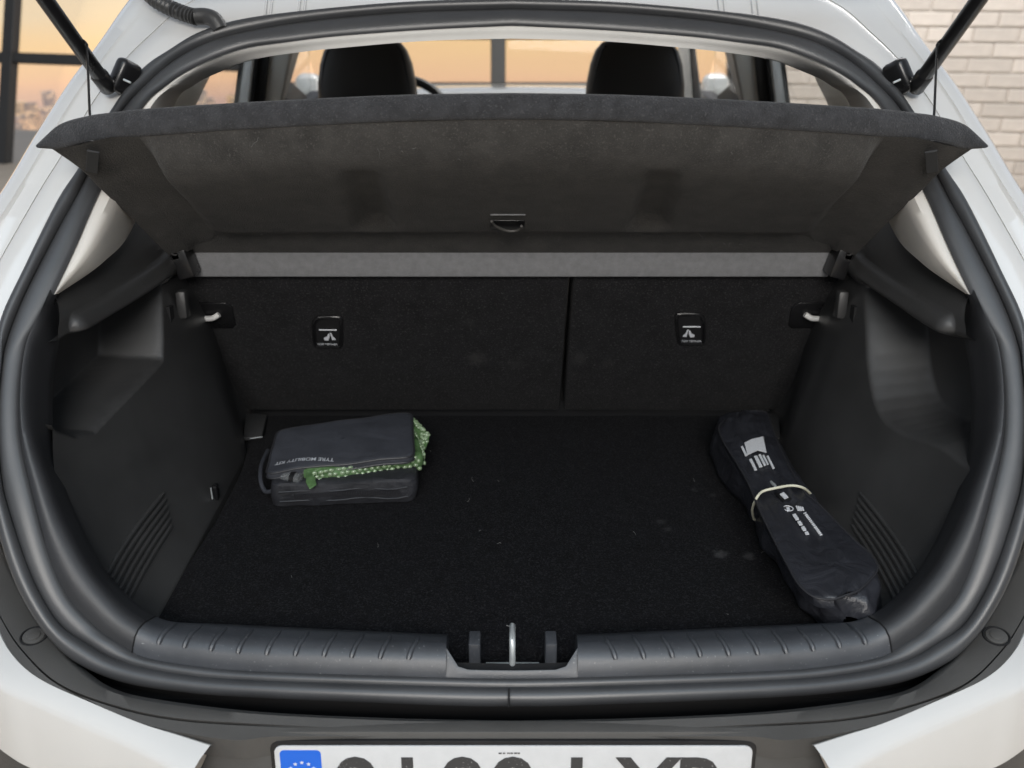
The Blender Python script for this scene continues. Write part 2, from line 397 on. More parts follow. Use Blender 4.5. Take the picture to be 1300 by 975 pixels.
# ---- bumper: grey top cover, groove, white ledge and face
def zb(x): return 0.679 + 0.10 * x * x
def curveZ(keys, off, m=M_): return [on_fn(x, y, lambda p: zb(p.x) + off - p.z) for x, y in cr(keys, m)]
F1 = [(650, 918), (500, 915), (330, 907), (203, 892), (142, 878), (102, 852), (72, 820), (45, 785), (17, 735), (-8, 690), (-25, 640)]
F2 = [(650, 930), (500, 927), (330, 919), (228, 912), (152, 897), (76, 868), (28, 824), (0, 781), (-25, 730), (-48, 680), (-70, 630)]
F2b = [(x, y + 3.2) for x, y in F2]
F3 = [(650, 935), (500, 935), (352, 935), (290, 939), (178, 918), (117, 892), (51, 862), (15, 829), (-8, 785), (-40, 730), (-75, 670)]
q1 = curveZ(F1, 0.001); q2 = curveZ(F2, 0.0); q2b = curveZ(F2b, -0.001); q3 = curveZ(F3, -0.003)
q0 = [p + Vector((0, 0.010, -0.006)) for p in q1]; q00 = [p + Vector((0, 0.012, -0.05)) for p in q1]
gro = [a.lerp(b, 0.5) + Vector((0, 0.004, -0.007)) for a, b in zip(q2, q2b)]
q12 = [a.lerp(b, 0.12) + Vector((0, 0, 0.0018)) for a, b in zip(q1, q2)]
q3d = [p + Vector((0, 0.003, -0.03)) for p in q3]
bump_rows = [q00, q0, q1, q12, q2, gro, q2b, q3, q3d]
cover = link('bumper_top_cover', grid_mesh('bumper_top_cover', [strip(r) for r in bump_rows]), 'grey_plastic', car, angle=55)
# drain gutter below the rubber
gut = [p + Vector((0, 0.022, -0.045)) for p in q1]
n_ = 6 * M_ + 1
s0 = [p + Vector((0, 0.02, -0.004)) for p in P0[:n_]]
link('drain_gutter', grid_mesh('drain_gutter', [strip(s0), strip([a + Vector((0, 0.01, -0.06)) for a in s0]), strip(gut[:n_]), strip(q0[:n_])]), 'black_void', car)
for px, py in ((43, 808), (1265, 808)):
    p = on_fn(px, py, lambda p: zb(p.x) + 0.002 - p.z)
    nn = Vector((0, -0.62, 0.78)); sgn = 1 if px < 650 else -1
    nn = Vector((0.10 * sgn, -0.12, 1)).normalized()
    Mf = frame_M(p, (1, 0, 0), nn)
    circ = [(0.0125 * math.cos(2 * math.pi * k / 28), 0.0125 * math.sin(2 * math.pi * k / 28)) for k in range(28)]
    pl = link('push_plug', slab('push_plug', circ, Mf @ Matrix.Translation((0, 0, 0.002)), 0.012, 0.0012), 'grey_plastic', car)
    ring = [Mf @ Vector((0.0145 * math.cos(2 * math.pi * k / 32), 0.0145 * math.sin(2 * math.pi * k / 32), 0.0005)) for k in range(33)]
    link('plug_groove', tube_mesh('plug_groove', ring, 0.0013, 6, cap=False), 'black_void', pl)
    circ = [(a * 0.62, b * 0.62) for a, b in circ]
    link('plug_centre', slab('plug_centre', circ, Mf @ Matrix.Translation((0, 0, 0.0034)), 0.004, 0.001), 'grey_plastic', pl)

W3 = [(268, 946.5), (228, 934), (178, 918.5), (117, 893), (51, 862.5), (15, 829.5), (-8, 786), (-40, 731), (-75, 671)]
W4 = [(241, 988), (200, 965), (152, 941), (95, 916), (40, 891), (0, 872), (-40, 840), (-85, 780), (-115, 700)]
a3 = curveZ(W3, -0.004); a4 = curveZ(W4, -0.016)
mids = []
for f, h in ((0, 0), (0.04, 0.002), (0.5, 0.004), (0.9, 0.0025), (0.97, 0.001)):
    mids.append([a.lerp(b, f) + Vector((0, 0, h)) for a, b in zip(a3, a4)])
low = [(0, -0.0010, -0.0015), (0, -0.002, -0.005), (0, -0.006, -0.035), (0, -0.010, -0.070), (0, -0.011, -0.098)]
a3d = [p + Vector((0, 0.003, -0.002)) for p in a3]
wr = [a3d] + mids + [a4] + [[p + Vector(d) for p in a4] for d in low]
for sgn in (1, -1):
    rr = [[p if sgn == 1 else mir(p) for p in r] for r in wr]
    # return the end towards the plate recess
    rr2 = rr
    link('bumper_skin', recalc(grid_mesh('bumper_skin', rr2)), 'bumper_paint', car, angle=45)
    c1 = [p + Vector((0, -0.010, -0.0985)) for p in rr[len(mids) + 1]]
    c2_ = [p + Vector((0, -0.012, -0.30)) for p in rr[len(mids) + 1]]
    c0 = [p + Vector((0, 0.02, -0.0985)) for p in rr[len(mids) + 1]]
    link('lower_cladding', recalc(grid_mesh('lower_cladding', [c0, c1, c2_])), 'trim_plastic', car)

# ---- plate recess and number plate
pt = on_Y(650, 947.5, 0.779)
tilt = R(6)
pn = Vector((0, -math.cos(tilt), math.sin(tilt))); pu = Vector((0, math.sin(tilt), math.cos(tilt)))
pc = pt - pu * 0.055 + Vector((0.0015, 0, 0))
PM = frame_M(pc, (1, 0, 0), pn)
rec = [(-0.325, 0.064), (-0.31, 0.0665), (-0.28, 0.068), (0.28, 0.068), (0.31, 0.0665), (0.325, 0.064), (0.365, -0.02), (0.365, -0.12), (-0.365, -0.12), (-0.365, -0.02)]
link('plate_recess', slab('plate_recess', rec, PM @ Matrix.Translation((0, 0, -0.007)), 0.02, 0.002), 'grey_plastic', car)
plate = link('number_plate', slab('number_plate', rrect(0.522, 0.11, 0.009), PM, 0.0025, 0.0008), 'plate_white', car)
link('plate_holder', slab('plate_holder', rrect(0.532, 0.119, 0.011), PM @ Matrix.Translation((0, 0, -0.0028)), 0.006, 0.0015), 'gloss_black', plate)
link('plate_band', slab('plate_band', [(x - 0.2325, y) for x, y in rrect(0.045, 0.100, 0.005)], PM @ Matrix.Translation((0, 0, 0.0004)), 0.0006), 'plate_blue', plate, smooth=False)
for k in range(12):
    a = R(30 * k + 90); cx = -0.2315 + 0.0145 * math.cos(a); cy = 0.0195 + 0.0145 * math.sin(a)
    st = []
    for q in range(10):
        rr = 0.0024 if q % 2 == 0 else 0.0011; b = R(36 * q + 90); st.append((cx + rr * math.cos(b), cy + rr * math.sin(b)))
    link('star', slab('star', st, PM @ Matrix.Translation((0, 0, 0.0009)), 0.0005), 'print_white', plate, smooth=False)
link('plate_letter', text_mesh('plate_letter', 'E', PM @ Matrix.Translation((-0.2315, -0.04, 0.0009)), 0.032), 'print_white', plate, smooth=False)
for ch, px in (('9', 449), ('1', 515), ('9', 587), ('9', 652), ('L', 747), ('X', 826), ('R', 895)):
    x = (px - 652) / 615 * 0.522
    link('plate_character', text_mesh('plate_character', ch, PM @ Matrix.Translation((x, -0.0345, 0.0005)), 0.107, offset=0.0022, sx=0.90 if ch not in '1L' else 0.86), 'plate_ink', plate, smooth=False)
for k, px in enumerate((635, 640, 646, 650, 655, 659)):
    x = (px - 652) / 615 * 0.522; wd = 0.0012 if k % 2 else 0.0017
    link('maker_mark', slab('maker_mark', [(x - wd, 0.0455), (x + wd, 0.0455), (x + wd, 0.047), (x - wd, 0.047)], PM @ Matrix.Translation((0, 0, 0.0006)), 0.0004), 'plate_ink', plate, smooth=False)

# ---- sill and lower side trim around the opening
kk = len(C3)
o3 = [0.042, 0.042, 0.042, 0.041, 0.040, 0.038, 0.036, 0.034, 0.032, 0.03, 0.03, 0.03, 0.03, 0.032, 0.034]
o4 = [0.064, 0.064, 0.066, 0.068, 0.070, 0.075, 0.080, 0.085, 0.09, 0.09, 0.09, 0.09, 0.09, 0.09, 0.09]
T2 = [p + Vector((0, -0.003, 0.001)) for p in P2[:(kk - 1) * M_ + 1]]
T3 = curve(C3, o3); T4 = curve(C4, o4)
def trim_rows(a, b):
    rows = [[T2[i] + Vector((0, 0.012, -0.004)) for i in range(a, b)], [T2[i] for i in range(a, b)]]
    for f in (0.15, 0.4, 0.65, 0.85, 1.0):
        rr = []
        for i in range(a, b):
            h = 0.012 * math.sin(math.pi * f) * 0.8 + 0.004 * f
            rr.append(T2[i].lerp(T3[i], f) + Vector((0, -0.45, 0.9)) * h)
        rows.append(rr)
    for f in (0.3, 0.7, 1.0):
        rows.append([(T3[i].lerp(T4[i], f) + Vector((0, -0.45, 0.9)) * (0.004 * (1 - f))) for i in range(a, b)])
    def away(i, f):
        # fall away behind the rim: down into the boot on the sill, straight back from the edge up the sides
        k = sstep(2 * M_, 4 * M_, i); d = (T4[i] - CAM)
        a_ = Vector((0, 0.02, -0.012)) if f < 1 else Vector((0, 0.035, -0.06))
        b_ = d * (0.03 if f < 1 else 0.12) + Vector((T4[i].x * (0.006 if f < 1 else 0.03), 0, 0))
        return T4[i] + a_ * (1 - k) + b_ * k
    rows.append([away(i, 0.5) for i in range(a, b)])
    rows.append([away(i, 1) for i in range(a, b)])
    return rows
# index of the notch edge (px 567) and of the sill/side joint
inotch = M_
ijoint = 4 * M_ + M_ // 2
for sgn in (1, -1):
    fx = (lambda p: p) if sgn == 1 else mir
    rr = [[fx(p) for p in r] for r in trim_rows(inotch, ijoint + 1)]
    sill = link('sill_trim', recalc(grid_mesh('sill_trim', rr)), 'sill_plastic', car, angle=60)
    # end wall in the latch notch
    prof_ = [r[0] for r in rr[1:]]
    wall = [[p for p in prof_], [Vector((p.x, p.y, 0.655)) for p in prof_]]
    link('notch_wall', recalc(grid_mesh('notch_wall', wall)), 'sill_plastic', sill)
    rr = [[fx(p) for p in r] for r in trim_rows(ijoint, len(T2))]
    st = link('side_trim_rim', recalc(grid_mesh('side_trim_rim', rr)), 'rim_plastic', car, angle=60)
    jl = [fx(p) for p in [trim_rows(ijoint, ijoint + 1)[k][0] + Vector((0, -0.0006, 0.0008)) for k in range(1, 10)]]
    link('trim_joint', tube_mesh('trim_joint', jl, 0.0009, 6), 'black_void', sill)
    for px in (207, 239, 272, 306, 342, 378, 414, 449, 485, 521):
        def at_x(T, x):
            for i in range(len(T) - 1):
                if T[i].x >= x >= T[i + 1].x: return T[i].lerp(T[i + 1], (T[i].x - x) / (T[i].x - T[i + 1].x))
            return T[0]
        xt_, xb_ = on_g(px + 7, 812, .04).x, on_g(px - 4, 855, .024).x
        t3, t4 = at_x(T3, xt_), at_x(T4, xt_ + 0.002); t2, t3b = at_x(T2, xb_), at_x(T3, xb_)
        pts = []
        for s in (-0.9, -0.6, -0.3, 0, 0.15, 0.3, 0.45, 0.55):
            if s < 0: p = t3.lerp(t4, -s) + Vector((0, -0.45, 0.9)) * (0.004 * (1 + s))
            else:
                f = 1 - s
                p = t2.lerp(t3b.lerp(t3, f), f) + Vector((0, -0.45, 0.9)) * (0.012 * math.sin(math.pi * f) * 0.8 + 0.004 * f)
            pts.append(fx(p))
        link('rib', tube_mesh('rib', pts, 0.003, 8, rads=[0.0012, 0.0024, 0.0028, 0.003, 0.0032, 0.0034, 0.0036, 0.0026]), 'sill_plastic', sill)
# middle piece below the latch notch
i3 = inotch
mid_rows = []
for f, up in ((-0.1, 0), (0, 0), (0.12, 0.0035), (0.22, 0.0055), (0.27, 0.0055), (0.285, 0.003)):
    src = T2[0:i3 + 1]
    if f < 0: r = [p + Vector((0, 0.012, -0.004)) for p in src]
    else: r = [T2[i].lerp(T3[i], f if f < 0.2 else f * (1 + 2.2 * max(0, (i - i3 + 1.6) / 1.6) ** 2)) + Vector((0, -0.45, 0.9)) * up for i in range(0, i3 + 1)]
    mid_rows.append(strip(r))
mid_rows.append([p + Vector((0, 0.006, -0.01)) for p in mid_rows[-1]])
mid_rows.append([p + Vector((0, 0.008, -0.04)) for p in mid_rows[-1]])
link('sill_trim', recalc(grid_mesh('sill_trim', mid_rows)), 'sill_plastic', car, angle=60)
latch = link('latch_recess', box_mesh('latch_recess', -0.085, 0.085, 0.868, 0.915, 0.640, 0.668), 'black_void', car, smooth=False)
yl = 0.884
def col_px(px, py, Y=yl): return on_Y(px, py, Y)
for px in (602, 700):
    a = col_px(px, 815); b = col_px(px, 852)
    link('guide_block', box_mesh('guide_block', a.x - 0.0068, a.x + 0.0068, yl, yl + 0.026, b.z - 0.02, a.z - 0.004, 0.002), 'sill_plastic', car)
a = col_px(650.5, 816); b = col_px(650.5, 848)
loop = [Vector((a.x, yl, b.z - 0.005)), Vector((a.x, yl, a.z - 0.006)), Vector((a.x, yl + 0.004, a.z - 0.001)), Vector((a.x, yl + 0.012, a.z)), Vector((a.x, yl + 0.036, a.z - 0.004)), Vector((a.x, yl + 0.042, b.z - 0.01))]
strk = link('latch_striker', tube_mesh('latch_striker', loop, 0.0037, 12), 'steel', car)
circ = [(0.0062 * math.cos(2 * math.pi * k / 16), 0.0062 * math.sin(2 * math.pi * k / 16)) for k in range(16)]
link('striker_collar', slab('striker_collar', circ, frame_M(Vector((a.x, yl, b.z + 0.001)), (1, 0, 0), (0, 0, 1)), 0.004, 0.0006), 'steel', strk)
link('striker_plate', box_mesh('striker_plate', a.x - 0.032, a.x + 0.032, yl - 0.002, yl + 0.016, b.z - 0.008, b.z - 0.0045, 0.001), 'steel', strk)

# ---- light pillar trim and headliner edge
H = [(74, 373), (131, 333), (171, 283), (218, 140), (247, 108), (285, 89), (325, 75), (375, 67), (430, 61), (540, 52), (650, 49)]
ho = [0.04, 0.11, 0.23, 0.24, 0.16, 0.10, 0.07, 0.06, 0.055, 0.05, 0.05]
PH = curve(H, ho); P2u = P2[14 * M_:]
def pill_rows():
    a_ = cr(C2[14:], M_); h_ = cr([(x, y, o_) for (x, y), o_ in zip(H, ho)], M_)
    rows = []
    for f in (0, 0.04, 0.1, 0.25, 0.4, 0.55, 0.7, 0.82, 0.92, 1.0):
        r = []
        for q, ((ax, ay), (hx, hy, ho_)) in enumerate(zip(a_, h_)):
            hd = sstep(3 * M_, 5.5 * M_, q); ex = 2.4 - 1.4 * hd
            off = 0.026 + (ho_ - 0.026) * f ** ex - 0.006 * (1 - 0.7 * hd) * math.sin(math.pi * min(1, f * 1.6)) * (f < 0.625)
            r.append(on_g(ax + (hx - ax) * f, ay + (hy - ay) * f, off))
        rows.append(r)
    rows.append([p + Vector((-0.002 if p.x < -0.05 else 0, 0.012, 0.003)) for p in rows[9]])
    rows.append([p + Vector((-0.05 if p.x < -0.3 else 0, 0.06, 0.012)) for p in rows[9]])
    return rows
pr = pill_rows()
hsplit = 4 * M_
hl = [list(r[hsplit:]) + [mir(p) for p in reversed(r[hsplit:-1])] for r in pr]
link('headliner_edge', recalc(grid_mesh('headliner_edge', hl)), 'headliner', car, angle=60)
for sgn in (1, -1):
    rr = [[p if sgn == 1 else mir(p) for p in r[:hsplit + 1]] for r in pr]
    link('pillar_trim', recalc(grid_mesh('pillar_trim', rr)), 'pillar_trim', car, angle=60)

# ---- load floor, seat backs
ZF = 0.668
fl = [(341, 527), (336, 553), (316, 557), (309, 589), (299, 614), (278, 654), (236, 720), (200, 783), (170, 830)]
lp = [on_Z(x, y, ZF) for x, y in fl]
lp[-1].y = 0.90
poly = lp + [mir(p) for p in reversed(lp)]
stains(MATS['carpet'], [(tuple(on_Z(x, y, ZF)), r_, k_) for x, y, r_, k_ in ((838, 662, .010, .35), (848, 672, .010, .4), (914, 703, .013, .9), (951, 706, .012, .7), (882, 622, .008, .3), (905, 628, .008, .35))], (0.05, 0.05, 0.052))
link('boot_carpet', prism('boot_carpet', poly[::-1], (0, 0, -1), 0.01, 0.003), 'carpet', car)
mes = []
for k in range(16):
    px = random.uniform(330, 1000); py = random.uniform(535, 790); a = random.uniform(0, 6.28); ln = random.choice((2, 3, 4, 6)); p = []
    for q in range(4):
        a += random.uniform(-1.0, 1.0); p.append(on_Z(px, py, ZF + 0.0006)); px += ln / 3 * math.cos(a); py += ln / 3 * math.sin(a)
    mes.append(tube_mesh('hair', p, 0.00022, 4))
for p in ([(643, 794), (648, 795.5), (652, 798)], [(650, 798), (655, 797)]): mes.append(tube_mesh('hair', [on_Z(x, y, ZF + 0.0008) for x, y in p], 0.0007, 5))
o = link('lint', join_meshes('lint', mes), 'lint', car); o['kind'] = 'stuff'
link('boot_base', box_mesh('boot_base', -0.62, 0.62, 0.87, 1.70, 0.60, 0.655), 'black_void', car, smooth=False)
for sgn in (1, -1):
    cp = [on_Z(x, y, ZF + 0.004) for x, y in ((312, 524), (339, 526), (332, 554), (309, 556))]
    cp = [p if sgn == 1 else mir(p) for p in cp]
    link('corner_panel', prism('corner_panel', cp if sgn == 1 else cp[::-1], (0, 0, -1), 0.006, 0.001), 'trim_plastic', car)
    el = [on_Z(x, y, ZF + 0.005) for x, y in ((317, 557), (333, 554.5))]
    el = [p if sgn == 1 else mir(p) for p in el]
    link('panel_edge', tube_mesh('panel_edge', el, 0.0008, 6), 'steel', car)
rec_a = R(25)
S0 = Vector((0, 1.627, ZF)); SU = Vector((0, -math.sin(rec_a), math.cos(rec_a))); SN = Vector((0, -math.cos(rec_a), -math.sin(rec_a)))
def on_seat(px, py, off=0.0): return on_plane(px, py, S0 + SN * off, SN)
def seat_slab(name, xa0, xa1, xb0, xb1, hgt):
    pl_ = [S0 + Vector((xa0, 0, 0)) + SU * 0.002, S0 + Vector((xb0, 0, 0)) + SU * 0.002, S0 + Vector((xb1, 0, 0)) + SU * hgt, S0 + Vector((xa1, 0, 0)) + SU * hgt]
    return prism(name, pl_, -SN, 0.09, 0.006)
stains(MATS['seat_carpet'], [(tuple(on_seat(x, y)), r_, k_) for x, y, r_, k_ in ((605, 455, .022, .5), (598, 410, .016, .2), (735, 455, .02, .3), (770, 462, .018, .2), (655, 462, .02, .2))], (0.055, 0.054, 0.053))
s1 = link('rear_seat_back', seat_slab('rear_seat_back', -0.60, -0.60, 0.0905, 0.0930, 0.37), 'seat_carpet', car)
s2 = link('rear_seat_back', seat_slab('rear_seat_back', 0.0985, 0.1010, 0.60, 0.60, 0.37), 'seat_carpet', car)
for (px, py, flip, st) in ((418.5, 419, 1, s1), (874.5, 415, -1, s2)):
    c = on_seat(px, py, 0.0); SM = frame_M(c, (1, 0, 0), SN) if True else None
    # frame: local x to the right, local y up the seat
    SM = Matrix((Vector((1, 0, 0)), SU, SN)).transposed().to_4x4(); SM.translation = c
    # SN x-axis handedness
    sh = 0.009 * -flip
    out = [(-0.020 + sh * -0.6, 0.026), (0.018 + sh * -0.6, 0.026), (0.024, 0.014), (0.024 + sh * 0.9, -0.026), (0.012 + sh, -0.029), (-0.016 + sh, -0.029), (-0.024 + sh * 0.9, -0.020), (-0.026, 0.016)]
    def S2(x, y, z=0.0): return SM @ Vector((x, y * 1.36, z))
    bez = [S2(x, y, 0.0025) for x, y in out]
    bz = link('release_bezel', recalc(prism('release_bezel', bez, -SN, 0.004, 0.0015)), 'gloss_black', st)
    inn = [S2(x * 0.80, y * 0.80 - 0.001, 0.0030) for x, y in out]
    link('release_cup', recalc(prism('release_cup', inn, -SN, 0.002)), 'black_void', bz, smooth=False)
    ro = [tuple(S2(x * 0.97, y * 0.97, 0.0032)) for x, y in out]
    link('release_frame', tube_mesh('release_frame', [Vector(q) for q in cr(ro + ro[:1], 4)], 0.0019, 8, cap=False), 'gloss_black', bz)
    rim = [S2(x * 0.93, y * 0.95, 0.0045) for x, y in (out[7], out[0], out[1], out[2])]
    link('release_rim', tube_mesh('release_rim', [Vector(q) for q in cr([tuple(p) for p in rim], 4)], 0.0013, 6), 'interior_dark', bz)
    a_ = S2(-0.014 + sh * .3, 0.0035, 0.0045); b_ = S2(0.016 + sh * .3, 0.0035, 0.0045)
    link('release_lever', tube_mesh('release_lever', [a_, b_], 0.0012, 8), 'print_white', bz)
    # child-seat tether pictogram
    ox = 0.004 * flip + sh * 0.6; oy = -0.0105; f = flip
    def pic(name, pts): return link(name, recalc(prism(name, [S2(ox + x * f, oy + y, 0.0040) for x, y in pts], -SN, 0.0006)), 'print_white', bz, smooth=False)
    pic('pictogram', [(-0.0105, -0.0050), (-0.0040, -0.0060), (-0.0005, -0.0005), (0.0012, 0.0062), (-0.0012, 0.0066), (-0.0045, 0.0012), (-0.0105, -0.0015)])
    pic('pictogram', [(0.0030, -0.0050), (0.0098, -0.0045), (0.0086, -0.0015), (0.0058, 0.0010), (0.0042, 0.0075), (0.0015, 0.0085), (0.0025, 0.0035)])
    tm = Matrix((Vector((1, 0, 0)), SU, SN)).transposed().to_4x4(); tm.translation = S2(sh * 0.9, -0.0245, 0.0046)
    link('release_text', text_mesh('release_text', 'TOP TETHER', tm, 0.0062, ext=0.0002), 'print_white', bz, smooth=False)
# seat catches at the sides
for sgn in (1, -1):
    def fx(p): return p if sgn == 1 else mir(p)
    pts = [(245, 385), (286, 385), (295, 391), (299, 413), (294, 417), (245, 417)]
    bz = link('catch_bezel', recalc(prism('catch_bezel', [fx(on_seat(x, y, 0.003)) for x, y in pts], -SN, 0.004, 0.0012)), 'gloss_black', s1 if sgn == 1 else s2)
    pts = [on_seat(250, 404, 0.010), on_seat(266, 404.5, 0.010), on_seat(272, 403, 0.010), on_seat(278, 399, 0.007)]
    link('catch_hook', tube_mesh('catch_hook', [fx(Vector(q)) for q in cr([tuple(p) for p in pts], 4)], 0.0048, 10), 'white_plastic', bz)

# ---- boot side panels
def wall_x(Y, z):
    t = max(0.0, z - ZF)
    front = 0.135 * (1 - math.exp(-t / 0.13)); back = 0.225 * t
    k = sstep(1.02, 1.40, Y)
    return 0.462 + front * (1 - k) + back * k + 0.040 * sstep(1.43, 1.60, Y) * (1 - sstep(0.70, 0.95, z) * 0.8)
def on_wall(px, py):
    """left wall base surface"""
    return on_fn(px, py, lambda p: -p.x - wall_x(p.y, p.z))
def inside_sd(pts, y, z):
    """signed distance to polygon, positive inside"""
    n = len(pts); d = 1e9; ins = False; j = n - 1
    for i in range(n):
        ay, az = pts[i]; by, bz = pts[j]
        ey, ez = by - ay, bz - az; wy, wz = y - ay, z - az
        t = max(0, min(1, (wy * ey + wz * ez) / (ey * ey + ez * ez + 1e-12)))
        dd = (wy - ey * t) ** 2 + (wz - ez * t) ** 2
        d = min(d, dd)
        if (az > z) != (bz > z) and y < (by - ay) * (z - az) / (bz - az) + ay: ins = not ins
        j = i
    d = math.sqrt(d); return d if ins else -d
def seg_d(a, b, y, z):
    ey, ez = b[0] - a[0], b[1] - a[1]; t = max(0, min(1, ((y - a[0]) * ey + (z - a[1]) * ez) / (ey * ey + ez * ez)))
    return math.hypot(y - a[0] - ey * t, z - a[1] - ez * t), t
def yz(px, py): p = on_wall(px, py); return (p.y, p.z)
pocket = [yz(*p) for p in ((204, 352), (207, 457), (121, 548), (96, 553), (72, 545), (50, 520), (45, 450), (100, 418))]
arch = [q[:2] for q in cr([yz(*p) for p in ((199, 362), (197, 410), (193, 470), (180, 520), (150, 545), (105, 560), (60, 590), (20, 560), (15, 480), (30, 445), (100, 428), (160, 388), (199, 362))], 3)][:-1]
ledge = [yz(*p) for p in ((216, 332), (99, 413))]
def panel(side):
    NY, NZ = 270, 190
    Y0, Y1, Z0, Z1 = 0.93, 1.66, 0.655, 1.16
    rows = []
    for i in range(NZ + 1):
        z = Z0 + (Z1 - Z0) * i / NZ; r = []; Y0 = max(0.95, g(0.58, z) + 0.066 - 0.016 * sstep(0.97, 1.03, z))
        for j in range(NY + 1):
            Y = Y0 + (Y1 - Y0) * j / NY
            x = wall_x(Y, z)
            d, t = seg_d(ledge[0], ledge[1], Y, z)
            below = (z - ledge[1][1]) - (ledge[0][1] - ledge[1][1]) * (Y - ledge[1][0]) / (ledge[0][0] - ledge[1][0])
            # rounded ledge bar standing proud, surface above it leaning outwards
            x -= 0.016 * max(0.0, 1 - (d / 0.017) ** 2) ** 0.5 if d < 0.017 else 0.0
            x += 0.05 * sstep(0.015, 0.10, below)
            if side == 'left':
                s = inside_sd(pocket, Y, z); x += 0.092 * sstep(-0.001, 0.009, s)
            else:
                s = inside_sd(arch, Y, z); x += 0.076 * sstep(-0.010, 0.018, s)
            r.append(Vector((-x if side == 'left' else x, Y, z)))
        rows.append(r)
    return grid_mesh('side_panel', rows)
pan = {}
for side in ('left', 'right'):
    fx = (lambda p: p) if side == 'left' else mir
    pan[side] = link('boot_side_panel', recalc(panel(side)), 'trim_plastic', car, angle=180)
    for k in range(6):
        a = on_wall(207 + 2 * k, 626 + 8.2 * k); b = on_wall(135 + 5.4 * k, 729 + 6.5 * k)
        pts = [fx(a.lerp(b, t) + Vector((0.0015, 0, 0))) for t in (0, .03, .5, 1)]
        # each line re-seated on the curved wall
        pts = [fx(Vector((-wall_x(p.y, p.z) + 0.001, p.y, p.z)) if side == 'left' else Vector((-wall_x(p.y, p.z) + 0.001, p.y, p.z))) for p in [a.lerp(b, t / 10) for t in range(11)]]
        link('vent_rib', tube_mesh('vent_rib', pts, 0.0033, 8, rads=[0.0022] + [0.0033] * 9 + [0.003]), 'trim_plastic', pan[side])
    # bag hook and slot
    p = on_wall(226, 386); q = on_wall(218, 402)
    hk = box_mesh('bag_hook', -0.011, 0.011, -0.022, 0.022, 0, 0.016, 0.004, 2, frame_M(p, (0, 1, -0.10), (1, 0, 0)))
    if side == 'right': hk.transform(Matrix.Diagonal((-1, 1, 1, 1))); hk.flip_normals()
    link('bag_hook', hk, 'trim_plastic', pan[side])
    sl = box_mesh('hook_slot', -0.008, 0.008, -0.017, 0.017, -0.004, 0.0012, 0, 1, frame_M(q, (0, 1, -0.10), (1, 0, 0)))
    if side == 'right': sl.transform(Matrix.Diagonal((-1, 1, 1, 1))); sl.flip_normals()
    link('hook_slot', sl, 'black_void', pan[side], smooth=False)
    p = on_wall(271, 624)
    if side == 'left':
        lo_ = link('lashing_loop', box_mesh('lashing_loop', -0.007, 0.007, -0.013, 0.013, 0, 0.008, 0.003, 2, frame_M(p, (0, 1, 0), (1, 0, 0))), 'gloss_black', pan[side])
        q = on_wall(264, 628)
        link('loop_pin', tube_mesh('loop_pin', [q + Vector((.006, 0, 0.012)), q + Vector((.006, 0, -0.008))], 0.0011, 6), 'steel', lo_)
    # pocket floor seam
# closed outer skin of the boot sides and body (keeps stray light out)
for sgn in (1, -1):
    link('quarter_panel', box_mesh('quarter_panel', 0.70 * sgn - 0.02, 0.70 * sgn + 0.02, 1.12, 1.90, 0.45, 1.03), 'paint', car, smooth=False)
    link('door_panel', box_mesh('door_panel', 0.70 * sgn - 0.03, 0.70 * sgn + 0.03, 1.905, 3.55, 0.30, 1.03, 0.01), 'interior_dark', car)
    link('roof_rail', box_mesh('roof_rail', 0.52 * sgn - 0.04, 0.52 * sgn + 0.04, 1.70, 3.05, 1.345, 1.40, 0.015), 'headliner', car)

# ---- cabin ahead of the boot
link('roof_panel', box_mesh('roof_panel', -0.55, 0.55, 1.66, 3.05, 1.415, 1.44, 0.01), 'paint', car)
link('roof_lining', box_mesh('roof_lining', -0.53, 0.53, 1.60, 3.0, 1.395, 1.411), 'headliner', car, smooth=False)
link('cabin_floor', box_mesh('cabin_floor', -0.68, 0.68, 1.75, 3.6, 0.28, 0.32), 'interior_dark', car, smooth=False)
def side_post(name, pix, X, th, m, bev=0.004, part=car):
    """post in the side plane X, pixels on the left half"""
    for sgn in (1, -1):
        poly = [on_X(x, y, X) for x, y in pix]
        if sgn == -1: poly = [mir(p) for p in poly]
        link(name, recalc(prism(name, poly, (-sgn, 0, 0), th, bev)), m, part)
def rear_post(name, pix, Y, th, m, bev=0.002):
    for sgn in (1, -1):
        poly = [on_Y(x, y, Y) for x, y in pix]
        if sgn == -1: poly = [mir(p) for p in poly]
        link(name, recalc(prism(name, poly, (0, 1, 0), th, bev)), m, car)
rear_post('window_seal', [(305, 64), (310, 64), (300, 145), (295, 145)], 2.345, 0.01, 'interior_dark', 0.0005)
rear_post('rear_door_frame', [(309.5, 60), (322, 60), (313, 145), (299.5, 145)], 2.35, 0.02, 'door_white')
rear_post('door_seal', [(321, 60), (329, 60), (320, 145), (312, 145)], 2.40, 0.02, 'black_void', 0.001)
rear_post('door_seal', [(328, 60), (342, 58), (333, 145), (319, 145)], 2.42, 0.02, 'interior_dark')
rear_post('centre_pillar', [(341, 56), (372, 53), (353, 145), (331, 145)], 2.44, 0.03, 'pillar_trim', 0.008)
side_post('centre_pillar_return', [(372.5, 55), (384, 53), (366, 115), (352, 150)], -0.60, 0.004, 'pillar_trim', 0.001)
side_post('windscreen_pillar', [(430, 20), (442, 20), (434, 135), (422, 135)], -0.61, 0.006, 'pillar_trim', 0.001)
side_post('windscreen_pillar_seal', [(424, 20), (430, 20), (420, 135), (410, 135)], -0.62, 0.006, 'interior_dark', 0.001)
